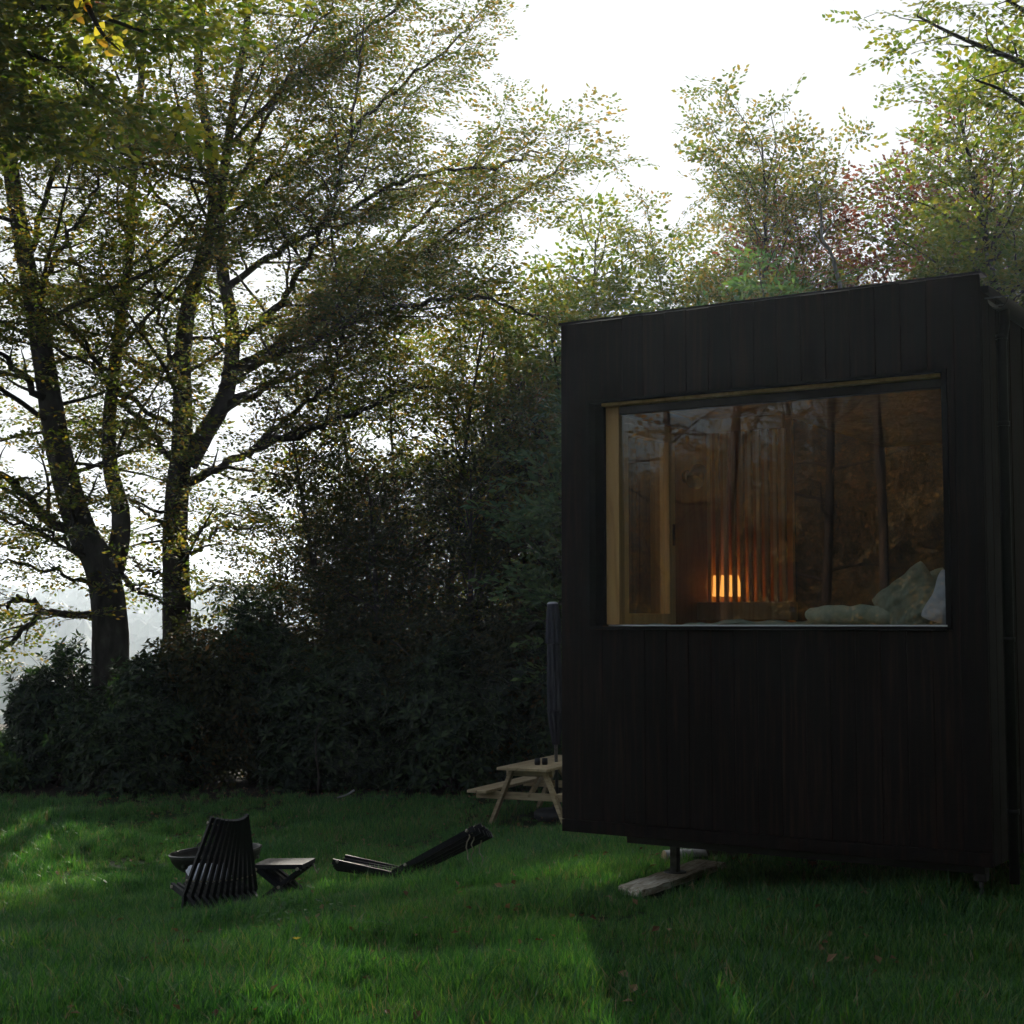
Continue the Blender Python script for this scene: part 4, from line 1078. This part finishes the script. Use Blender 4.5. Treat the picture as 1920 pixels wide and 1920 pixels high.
make_tree("copper_tree", "taller copper-brown tree against the green tree at the roof corner", px_x(1665, 32), 32, 12.2, .22, 3.0, 405, 'beech', 'copper', 'bark', .10, 40, 38, sc=1.25, step=.20, flat=.45, sp2=.22, stems=2)
make_tree("copper_tree", "reddish copper-leaved tree filling the gap beside the bare dead stem", px_x(1650, 29), 29, 11.0, .3, 2.3, 415, 'beech', 'copper', 'bark', .09, 36, 34, sc=1.15, step=.21, flat=.45, sp2=.24, stems=2, top_thin=.6)
make_tree("pine_tree", "dull grey-green pine far behind the copper trees", px_x(1665, 46), 46, 17.0, .30, 3.2, 406, 'needle', 'needle', 'bark_warm', .2, 40, 15, sc=2.0, step=.36, flat=.3, sp2=.45)
make_tree("leafy_tree", "bright green leafy tree towering behind the cabin's gutter side", px_x(1945, 22), 22, 10.6, .14, 2.7, 407, 'big', 'beech_sun', 'bark', .17, 80, 20, sc=1.0, step=.20, flat=.55, top_thin=.35, sp2=.25)
make_tree("leafy_tree", "broad yellow-green tree crowding the eave behind the cabin", px_x(1850, 26.5), 26.5, 9.8, .22, 2.6, 409, 'big', 'beech_sun', 'bark', .12, 44, 28, sc=1.15, step=.22, flat=.5, sp2=.26)
make_tree("leafy_tree", "lower bright green tree beside the cabin's roof corner", px_x(1780, 24), 24, 8.6, .2, 2.3, 408, 'big', 'beech_sun', 'bark', .1, 44, 30, sc=1.1, step=.22, flat=.5, sp2=.25)
for k, (px, Y, h, lab) in enumerate(((1130, 24, 6.6, "light green laurel bush by the cabin's low roof corner"), (1260, 23.4, 7.0, "light green laurel bush behind the middle of the roof"), (1390, 24.4, 7.4, "green laurel bush under the airy tree behind the roof"), (1520, 25, 7.8, "dull green laurel bush under the copper tree"))):
    make_tree("laurel_bush", lab, px_x(px, Y), Y, h, .25, 1.9, 420 + k, 'laurel', 'holly', 'bark', .06, 32, 40, "bush", sc=1.2, step=.20, stems=2, flat=.3, sp2=.24)
# bare pale dead stem
def dead_stem():
    Y = 26.5; C = [at(1585, 700, Y), at(1578, 560, Y), at(1568, 510, Y), at(1556, 470, Y), at(1541, 445, Y), at(1540, 400, Y), at(1536, 375, Y), at(1524, 330, Y)]
    b = np.array([C[0][0] + .1, Y, gz(C[0][0], Y) - .05]); P = smooth_path([b] + C, 5)
    T = empty("dead_sapling", b, 0, "thin bare silvery dead stem standing among the copper leaves", "dead tree")
    trunk_mesh("trunk", P, np.linspace(.05, .014, len(P)), 'bark_pale', T, b, 8, .05, 3)
    for a, bb in (((1556, 470), (1520, 430)), ((1541, 440), (1570, 400))):
        p = smooth_path([at(*a, Y), at((a[0] + bb[0]) / 2, (a[1] + bb[1]) / 2 + 6, Y), at(*bb, Y)], 4)
        trunk_mesh("side_twig", p, np.linspace(.018, .006, len(p)), 'bark_pale', T, b, 6, .03, 4)
dead_stem()

# big-leaved limb reaching into the frame's upper corner from a tree beside the cabin
def limb_tree(label, base, h, limbs, seed, mat, kind='big', step=.15):
    x, y = base; z0 = gz(x, y) - .08; org = np.array([x, y, z0])
    T = empty("overhanging_tree", org, 0, label, "tree"); g = Grower(seed, .6, .82, step); rg = g.rg
    P = curve_path(org, (0, 0, 1), h, 14, rg, .03, .02); trunk_mesh("trunk", P, np.linspace(.2, .05, len(P)), 'bark', T, org, 12, .05, seed)
    for pts, r in limbs:
        C = [np.array(p) if len(p) == 3 and not isinstance(p[0], str) else None for p in pts]
        i = int(np.argmin(np.abs(P[:, 2] - (C[0][2] - .6)))); Q = smooth_path([P[i]] + C, 6)
        trunk_mesh("limb", Q, np.linspace(r, .012, len(Q)), 'bark', T, org, 7, .04, seed)
        g.side_branches(Q, r, .17, .26, .45, 1.2, .25, 2); g.leafy(Q, .5)
    g.finish(T, org, kind, mat, 'bark'); COUNT[label[:8]] = len(g.P); return T, org, P
limb_tree("leafy tree whose limbs hang into the sky above the gutter", (7.6, 16.0), 11.5,
    [([at(1990, 150, 16.0), at(1900, 110, 15.6), at(1800, 70, 15.3), at(1720, 30, 15.0)], .05), ([at(2000, 60, 15.8), at(1920, 20, 15.4), at(1850, -30, 15.2)], .05),
     ([at(2010, 260, 16.2), at(1940, 210, 16), at(1880, 170, 15.8), at(1830, 150, 15.7)], .04)], 431, 'beech_sun', 'big', .24)
nt_, norg, nP = limb_tree("near tree whose fresh green boughs overhang the beeches, one spray turned yellow", (-5.6, 9.6), 9.0,
    [([at(-90, 60, 10.6), at(20, 90, 11.0), at(120, 130, 11.2), at(210, 190, 11.3)], .05), ([at(-90, -20, 10.4), at(40, 10, 10.8), at(150, 20, 11.0), at(270, 60, 11.1)], .05),
     ([at(-100, 150, 10.9), at(0, 160, 11.2), at(90, 200, 11.4)], .045), ([at(-60, -60, 10.4), at(90, -50, 10.8), at(230, -30, 11.0), at(380, 0, 11.1)], .045), ([at(-90, 250, 11.2), at(0, 240, 11.5), at(60, 260, 11.6)], .03)], 432, 'beech_sun')
def yellow_spray():
    Y = 5.2
    p = [nP[int(np.argmin(np.abs(nP[:, 2] - 4.4)))], np.array([-4.2, 7.8, 4.6]), np.array([-2.6, 6.0, 4.1]), at(60, -160, Y + .1), at(140, -60, Y), at(160, 0, Y), at(190, 60, Y), at(225, 95, Y)]
    Q = smooth_path(p, 6); b = trunk_mesh("limb", Q, np.linspace(.03, .003, len(Q)), 'bark', nt_, norg, 6, .03, 9)
    rg = np.random.default_rng(6); out = []
    for i in range(44):
        t = rg.uniform(.62, 1); q = Q[int(t * (len(Q) - 1))] + rg.normal(0, .035, 3)
        a = rg.uniform(0, 6.28); d = np.array([math.cos(a), math.sin(a), rg.uniform(-1.0, .1)]); d /= np.linalg.norm(d)
        sd = np.cross([rg.normal(0, .6), rg.normal(0, .6), 1], d); sd /= np.linalg.norm(sd); n = np.cross(d, sd); l = rg.uniform(.04, .072); w = l * .55
        # leaf with a fold and rounded outline: 8 verts
        out.append([q, q + d * l * .25 + sd * w * .36 + n * w * .1, q + d * l * .6 + sd * w * .46 + n * w * .12, q + d * l * .88 + sd * w * .2, q + d * l, q + d * l * .88 - sd * w * .2, q + d * l * .6 - sd * w * .46 + n * w * .12, q + d * l * .25 - sd * w * .36 + n * w * .1])
    V = np.array(out).reshape(-1, 3) - norg; k = np.arange(len(out))[:, None] * 8
    F = np.concatenate([k + np.array([[0, 1, 7, 7]]), ]) if False else None
    Fq = np.concatenate([np.stack([k[:, 0] + a for a in q], -1) for q in ((1, 2, 6, 7), (2, 3, 5, 6))])
    me = bpy.data.meshes.new("yellow_leaves")
    me.from_pydata(V.tolist(), [], Fq.tolist() + [(int(q) + 0, int(q) + 1, int(q) + 7) for q in k[:, 0]] + [(int(q) + 3, int(q) + 4, int(q) + 5) for q in k[:, 0]]); me.update()
    o = link("yellow_leaves", me, M['yellow'], nt_); o["label"] = "yellow autumn leaves at the tip of the bough"
yellow_spray()

# ------------------------------------------------------------------ rhododendron hedge
def shrub(label, x, y, rx, ry, h, seed, mat='rhodo', n=1500, kind='rhodo', sc=1.0, name="rhododendron", group=None):
    z0 = gz(x, y) - .05; org = np.array([x, y, z0]); rg = np.random.default_rng(seed)
    T = empty(name, org, 0, label, "shrub", group); tw = Tubes()
    # lobes of foliage on branching stems
    lob = []
    for k in range(16):
        a = rg.uniform(0, 6.28); rr = rg.uniform(0, 1) ** .6
        hh = h * rg.uniform(.2, 1.12) * (1 - .4 * rr * rr)
        lob.append(np.array([x + rx * .75 * rr * math.cos(a), y + ry * .75 * rr * math.sin(a), z0 + hh * .86]))
    P, H, N = [], [], []
    for c in lob:
        p = smooth_path([org + rg.normal(0, .15, 3) * [1, 1, 0], org * .5 + c * .5 + rg.normal(0, .15, 3) + [0, 0, -.1], c], 4)
        tw.add(p, np.linspace(.04, .012, len(p)), 5)
    per = n // len(lob)
    for c in lob:
        R = np.array([rx * .42, ry * .42, h * .20])
        u = rg.normal(0, 1, (per, 3)); u /= np.linalg.norm(u, axis=1, keepdims=True)
        u *= (rg.uniform(.35, 1, (per, 1)) ** .5)
        q = c + u * R * (1 + .25 * np.sin(u[:, :1] * 7 + u[:, 1:2] * 5))
        q[:, 2] = np.maximum(q[:, 2], z0 + .12 + rg.uniform(0, .15, per))
        P.append(q)
        nn = u + np.array([0, 0, .9]) + rg.normal(0, .35, (per, 3)); N.append(nn)
    # skirt down to the ground
    ns = n // 3; a = rg.uniform(0, 6.28, ns); rr = rg.uniform(.55, 1, ns)
    q = np.stack([x + rx * rr * np.cos(a), y + ry * rr * np.sin(a), z0 + .15 + h * .6 * rg.uniform(0, 1, ns) ** 1.2], -1); P.append(q)
    N.append(np.stack([np.cos(a), np.sin(a), np.full(ns, .7)], -1) + rg.normal(0, .3, (ns, 3)))
    P = np.concatenate(P); N = np.concatenate(N); H = np.cross(N, rg.normal(0, 1, N.shape))
    tw.build("stems", M['bark'], T, org)["kind"] = "stuff"
    foliage("foliage", kind, P, H, N, rg.uniform(.75, 1.3, len(P)) * sc, mat, T, org, rg); COUNT['shrub' + str(seed)] = len(P)
    return T
SH = [("bright-edged rhododendron at the open valley end of the hedge", 15, 24.8, .9, .9, .95, 500, 'rhodo'),
      ("rhododendron in front of the thick forked beech trunk", 128, 24.4, .85, 1.0, 2.2, 501, 'rhodo'),
      ("dark rhododendron between the two beech trunks", 262, 23.5, 1.1, 1.0, 2.0, 502, 'rhodo'),
      ("small-leaved dark shrub at the foot of the two-stemmed beech", 385, 24.4, 1.2, 1.0, 2.6, 503, 'rhodo'),
      ("tall dark rhododendron right of the two-stemmed beech", 500, 25.0, 1.25, 1.0, 3.2, 504, 'rhodo'),
      ("dark rhododendron left of the hedge's middle", 620, 23.8, 1.2, 1.0, 2.5, 505, 'rhodo'),
      ("small-leaved dark shrub in the middle of the hedge behind the lawn", 735, 24.8, 1.25, 1.0, 2.9, 506, 'rhodo'),
      ("dark rhododendron in the hedge left of the picnic table", 850, 23.5, 1.15, 1.0, 2.3, 507, 'rhodo'),
      ("small-leaved dark shrub behind the picnic table bench", 960, 24.4, 1.2, 1.0, 2.7, 508, 'rhodo'),
      ("dark rhododendron behind the parasol and cabin corner", 1065, 24.2, 1.2, 1.0, 3.0, 509, 'rhodo'),
      ("sunlit low shrub at the lawn's far valley edge", -25, 23.6, .7, .7, .7, 510, 'holly')]
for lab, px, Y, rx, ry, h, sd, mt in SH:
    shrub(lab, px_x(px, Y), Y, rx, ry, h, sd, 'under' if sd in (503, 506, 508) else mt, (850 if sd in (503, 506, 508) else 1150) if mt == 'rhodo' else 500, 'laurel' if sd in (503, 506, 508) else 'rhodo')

# ------------------------------------------------------------------ trees behind the viewer, seen as reflections in the window, then an unseen wood against skylight
RL = ["tall warm-barked pine mirrored at the dark side of the cabin window", "slender pine mirrored beside the slat screen in the window", "pine with low dead branches mirrored in the window", "leaning pine mirrored in the window behind the others",
      "thick pine mirrored in the window's centre", "thin pine mirrored near the bedside cushion", "far pine mirrored between the thicker pines"]
wc = np.array([1.35, 8.5])
for k, (ang, t) in enumerate(((-147.5, 17), (-142, 20), (-138.5, 15), (-150.5, 23), (-144.5, 26), (-140, 28), (-136, 22))):
    p = wc + t * np.array([math.cos(rad(ang)), math.sin(rad(ang))])
    make_tree("pine_tree", RL[k], p[0], p[1], 13 + (k % 3), .18 if k % 2 else .4, 2.6, 600 + k, 'needle' if k % 2 else 'beech', 'sun_gold', 'bark_warm', .13 - .02 * (k % 3), 26, 8, sc=1.5, step=.42, flat=.5, sp2=.5)
def copy_tree(src, x, y, rz, sc, label, group=None):
    r = src.copy(); COL.objects.link(r); r.location = (x, y, gz(x, y) - .08); r.rotation_euler = (0, 0, rz); r.scale = (sc, sc, sc)
    r["label"] = label
    if group: r["group"] = group
    for ch in src.children:
        c = ch.copy(); COL.objects.link(c); c.parent = r
    return r
p = wc + 25 * np.array([math.cos(rad(-154)), math.sin(rad(-154))])
bush = shrub("sunny bush mirrored low in the window near its pine jamb", p[0], p[1], 2.6, 2.2, 9.0, 620, 'sun_gold', 1900, 'beech', 1.05, "tall_bush")
for k, (ang, t, lab) in enumerate(((-148.5, 27, "sunny bush mirrored behind the slat screen"), (-143.5, 26, "sunny bush mirrored in the window's middle"), (-138.5, 27, "sunny bush mirrored above the duvet"), (-134, 25, "sunny bush mirrored beside the cushion"))):
    p = wc + t * np.array([math.cos(rad(ang)), math.sin(rad(ang))]); copy_tree(bush, p[0], p[1], 1.3 * k + .7, 1 + .12 * (k % 2), lab)
WG = "trees of the wood at the viewer's back"; WL = "tall leafy tree of the unseen wood, placed to keep skylight off the cabin"
wood = make_tree("wood_tree", WL, -16.0, -13.0, 14, .10, 4.2, 640, 'beech', 'beech', 'bark', .22, 64, 14, group=WG, sc=2.8, step=.6, flat=.3, top_thin=.5, sp2=.5)
for k, (x, y) in enumerate(((-11, -14), (-6.5, -12), (-2, -14.5), (2.5, -12.5), (7, -14), (11, -10.5), (11, -4.5), (10.5, .5), (11, 5.0), (14.5, 10.5), (-15.5, -19), (-8.5, -19), (0, -20), (8, -20), (17, -2), (17, -12), (17.5, 6), (12.3, 9.5), (15, 15), (18, 20))):  # unseen trees; those right of the cabin added to darken its side wall
    copy_tree(wood, x, y, 1.7 * k, .85 + .09 * (k % 5), WL, WG)

# ------------------------------------------------------------------ lawn
def blade_tuft(seed, n, hmin, hmax, spread, wid):
    rg = np.random.default_rng(seed); V = []; F = []
    for i in range(n):
        a = rg.uniform(0, 6.28); r = spread * math.sqrt(rg.random()); b = np.array([r * math.cos(a), r * math.sin(a), -.01])
        h = rg.uniform(hmin, hmax); la = rg.uniform(0, 6.28); lean = rg.uniform(.1, .75) * h; w = wid * rg.uniform(.7, 1.3)
        ld = np.array([math.cos(la), math.sin(la), 0]); sd = np.array([-math.sin(la + rg.normal(0, .5)), math.cos(la), 0])
        k = len(V)
        V += [b + sd * w / 2, b - sd * w / 2, b + ld * lean * .35 + [0, 0, h * .6] + sd * w * .4, b + ld * lean * .35 + [0, 0, h * .6] - sd * w * .4, b + ld * lean + [0, 0, h * rg.uniform(.85, 1.0)]]
        F += [(k, k + 1, k + 3), (k, k + 3, k + 2), (k + 2, k + 3, k + 4)]
    return np.array(V), np.array(F)
def build_grass():
    hid = bpy.data.collections.new("grass_tufts")
    for k in range(8):
        V, F = blade_tuft(700 + k, 6 if k == 7 else 34, .035 + .012 * (k % 3), .085 + .022 * (k % 4), .06, .0050)
        me = np_mesh("grass_tuft", V, F, False); me.materials.append(M['straw' if k == 7 else 'grass'])
        hid.objects.link(bpy.data.objects.new("grass_tuft", me))
    rg = np.random.default_rng(9); PX, PY = [], []
    for (y0, y1, dens, sp) in ((4.6, 7.0, 750, .42), (7.0, 10.0, 520, .42), (10.0, 14.5, 320, .42), (14.5, 19.0, 190, .42), (19.0, 24.5, 90, .42)):
        w = sp * y1; n = int((y1 - y0) * 2 * w * dens)
        x = rg.uniform(-w, w, n); y = rg.uniform(y0, y1, n); m = np.abs(x) < sp * y + .4; PX.append(x[m]); PY.append(y[m])
    # a thinner continuation outside the frame
    n = 9000; x = rg.uniform(-14, 14, n); y = rg.uniform(-6, 22, n); m = (np.abs(x) > .42 * y + .4) | (y < 4.6); PX.append(x[m]); PY.append(y[m])
    x = np.concatenate(PX); y = np.concatenate(PY)
    nz = np.sin(x * 1.7 + np.sin(y * 1.1) * 1.4) * np.sin(y * 1.5 - x * .6) + .6 * np.sin(x * 4.1 + y * 2.7) * np.sin(y * 3.6 - x * 2)
    # thin and worn under the cabin, the hedge and the table
    dx, dy = x - CX, y - CY; lx = ca * dx + sa * dy; ly = -sa * dx + ca * dy
    under = smooth(.25, 1.3, ly) * ((lx > .1) & (lx < W - .1))
    worn = np.clip(smooth(21.0, 24.0, y + nz * .9) + .6 * np.exp(-((x - .2) ** 2 / 1.6 + (y - 18.8) ** 2 / 2.2)) + .85 * under, 0, 1)
    keep = rg.random(len(x)) > np.clip(.08 - .10 * nz, 0, .35) + worn * .9
    pu = ((x - .965) * .58 + (y - 9.13) * 1.0) / 1.156; pv = (-(x - .965) * 1.0 + (y - 9.13) * .58) / 1.156
    keep &= ~((np.abs(pu) < .62) & (np.abs(pv + .03) < .17))
    x, y, nz, worn = x[keep], y[keep], nz[keep], worn[keep]
    n = len(x); z = G(x, y)
    me = bpy.data.meshes.new("grass"); me.vertices.add(n); me.vertices.foreach_set("co", np.stack([x, y, z], -1).astype(np.float32).ravel())
    rot = np.stack([rg.normal(0, .12, n), rg.normal(0, .12, n), rg.uniform(0, 6.28, n)], -1).astype(np.float32)
    far = smooth(9, 22, y)
    scl = ((.85 + .38 * nz) * rg.uniform(.7, 1.3, n) * (1 - .45 * worn) * (1 + .30 * far)).clip(.35, 2.0).astype(np.float32)
    me.attributes.new("rot", 'FLOAT_VECTOR', 'POINT').data.foreach_set("vector", rot.ravel())
    me.attributes.new("scl", 'FLOAT', 'POINT').data.foreach_set("value", scl)
    me.attributes.new("idx", 'INT', 'POINT').data.foreach_set("value", rg.integers(0, 8, n).astype(np.int32))
    o = link("grass", me); me.materials.append(M['grass']); tag(o, "tufty green lawn grass in front of and around the cabin", "grass", kind="stuff")
    ng = bpy.data.node_groups.new("scatter_grass", 'GeometryNodeTree')
    ng.interface.new_socket("Geometry", in_out='INPUT', socket_type='NodeSocketGeometry'); ng.interface.new_socket("Geometry", in_out='OUTPUT', socket_type='NodeSocketGeometry')
    gi = ng.nodes.new("NodeGroupInput"); go = ng.nodes.new("NodeGroupOutput"); ip = ng.nodes.new("GeometryNodeInstanceOnPoints"); ci = ng.nodes.new("GeometryNodeCollectionInfo")
    ci.inputs["Collection"].default_value = hid; ci.inputs["Separate Children"].default_value = True; ci.inputs["Reset Children"].default_value = True
    def na(nm, ty):
        a = ng.nodes.new("GeometryNodeInputNamedAttribute"); a.data_type = ty; a.inputs["Name"].default_value = nm; return a.outputs["Attribute"]
    L = ng.links.new
    L(gi.outputs[0], ip.inputs["Points"]); L(ci.outputs[0], ip.inputs["Instance"]); ip.inputs["Pick Instance"].default_value = True
    L(na("idx", 'INT'), ip.inputs["Instance Index"])
    e2r = ng.nodes.new("FunctionNodeEulerToRotation"); L(na("rot", 'FLOAT_VECTOR'), e2r.inputs[0]); L(e2r.outputs[0], ip.inputs["Rotation"])
    L(na("scl", 'FLOAT'), ip.inputs["Scale"]); L(ip.outputs[0], go.inputs[0])
    md = o.modifiers.new("scatter", 'NODES'); md.node_group = ng
    COUNT['grass'] = n
build_grass()

def litter():
    rg = np.random.default_rng(14); V = []; n = 2400
    for i in range(n):
        y = rg.uniform(5.2, 23.5); x = rg.uniform(-.38, .30) * y
        if i % 3 == 0: y = rg.uniform(17, 23.5); x = rg.uniform(-6, 1.5)
        b = np.array([x, y, gz(x, y) + rg.uniform(.01, .07)]); a = rg.uniform(0, 6.28)
        d = np.array([math.cos(a), math.sin(a), rg.normal(0, .4)]); d /= np.linalg.norm(d); sd = np.cross([rg.normal(0, .5), rg.normal(0, .5), 1], d); sd /= np.linalg.norm(sd)
        l = rg.uniform(.035, .065); V.append(leaf_quads(b, d, sd, l, l * .6, .25))
    V = np.array(V).reshape(-1, 3); o = link("fallen_leaves", np_mesh("fallen_leaves", V, np.arange(len(V)).reshape(-1, 4)), M['litter']); tag(o, "scattered brown fallen leaves in the lawn grass", "leaves", kind="stuff")
litter()
def weeds():
    rg = np.random.default_rng(21)
    k = 0
    for (px, py, n, s) in ((530, 1722, 8, 1.0), (520, 1750, 7, .9), (620, 1735, 7, .9), (585, 1742, 6, .8), (650, 1700, 6, .7), (430, 1745, 7, .9), (470, 1730, 6, .8), (700, 1770, 6, .8)):
        for it in range(1):
            d = at(px, py, 1.0) - np.array([0, 0, EYE]); Y = 6.0
            while EYE + d[2] * Y > gz(d[0] * Y, Y) and Y < 22: Y += .05
            x, y = d[0] * Y, Y; V = []
            for i in range(n * 2):
                a = rg.uniform(0, 6.28); hh = rg.uniform(.06, .15) * s; r = rg.uniform(.01, .07)
                b = np.array([r * math.cos(a), r * math.sin(a), hh]); e = rg.uniform(-.4, .3)
                dv = np.array([math.cos(a) * math.cos(e), math.sin(a) * math.cos(e), math.sin(e)]); sd = np.array([-math.sin(a), math.cos(a), rg.normal(0, .2)]); sd -= dv * (sd @ dv); sd /= np.linalg.norm(sd)
                l = rg.uniform(.05, .08) * s; V.append(leaf_quads(b, dv, sd, l, l * .5, .15))
            e = empty("weed", (x, y, gz(x, y)), 0, "small broad-leaved weed clump in the grass before the stick chair and stool", "weed", "weed clumps in the lawn")
            V = np.array(V).reshape(-1, 3); link("leaves", np_mesh("leaves", V, np.arange(len(V)).reshape(-1, 4)), M['weed'], e)
            m = MB()
            for j in range(4): m.tube([(rg.normal(0, .008), rg.normal(0, .008), -.01), (rg.normal(0, .02), rg.normal(0, .02), .10 * s)], .0025, 4)
            m.build("stalks", M['weed'], e); k += 1
    d = at(556, 1764, 1.0) - np.array([0, 0, EYE]); Y = 6.0
    while EYE + d[2] * Y > gz(d[0] * Y, Y) + .12: Y += .02
    x, y = d[0] * Y, Y; e = empty("wild_flower", (x, y, gz(x, y)), 0, "single small yellow flower in the lawn", "flower")
    m = MB(); m.tube([(0, 0, 0), (.004, 0, .06), (0, 0, .125)], .0025, 5); m.build("stalk", M['weed'], e)
    m = MB()
    for i in range(9):
        a = 6.28 * i / 9; c, s = math.cos(a), math.sin(a)
        m.add([(0, 0, .125), (.012 * c - .004 * s, .012 * s + .004 * c, .132), (.022 * c, .022 * s, .134), (.012 * c + .004 * s, .012 * s - .004 * c, .132)], [(0, 1, 2, 3)])
    m.build("petals", M['petal'], e)
    # sticks at the hedge foot
    for (a, b, c, Y, nm, lab) in (((665, 1432), (650, 1441), (632, 1446), 22.3, "fallen_stick", "curved pale fallen stick at the foot of the hedge"),):
        P = smooth_path([at(*a, Y), at(*b, Y), at(*c, Y)], 5); P[:, 2] += gz(P[-1][0], Y) + .02 - P[:, 2].min()
        o = P.mean(0); T = empty(nm, (o[0], o[1], gz(o[0], o[1])), 0, lab, "stick"); trunk_mesh("stick", P, np.linspace(.018, .010, len(P)), 'bark_pale', T, (o[0], o[1], gz(o[0], o[1])), 6, .05, 2)
    Y = 22.6; P = smooth_path([at(596, 1485, Y), at(597, 1450, Y), at(592, 1410, Y), at(594, 1370, Y), at(606, 1345, Y)], 5); P[0][2] = gz(P[0][0], Y) - .05
    T = empty("bare_sapling", P[0], 0, "thin bare sapling stem in front of the dark hedge", "sapling"); trunk_mesh("trunk", P, np.linspace(.016, .006, len(P)), 'bark', T, P[0], 6, .04, 2)
weeds()

# ------------------------------------------------------------------ haze
def haze():
    m = MB(); m.box((-6600, -6600, -190), (6600, 6600, 50)); o = m.build("haze", None)
    b = NB("valley_haze"); v = b.n("ShaderNodeVolumePrincipled"); v.inputs["Color"].default_value = (.76, .87, 1.0, 1); v.inputs["Density"].default_value = 0.0003
    v.inputs["Anisotropy"].default_value = 0.62
    b.l(v.outputs[0], b.out.inputs["Volume"]); o.data.materials.append(b.m); tag(o, "thin bluish haze filling the valley air", "haze", kind="stuff")
haze()
print("SPRAYS", COUNT)
print("TRIS", sum(len(me.loops) - 2 * len(me.polygons) for me in bpy.data.meshes))
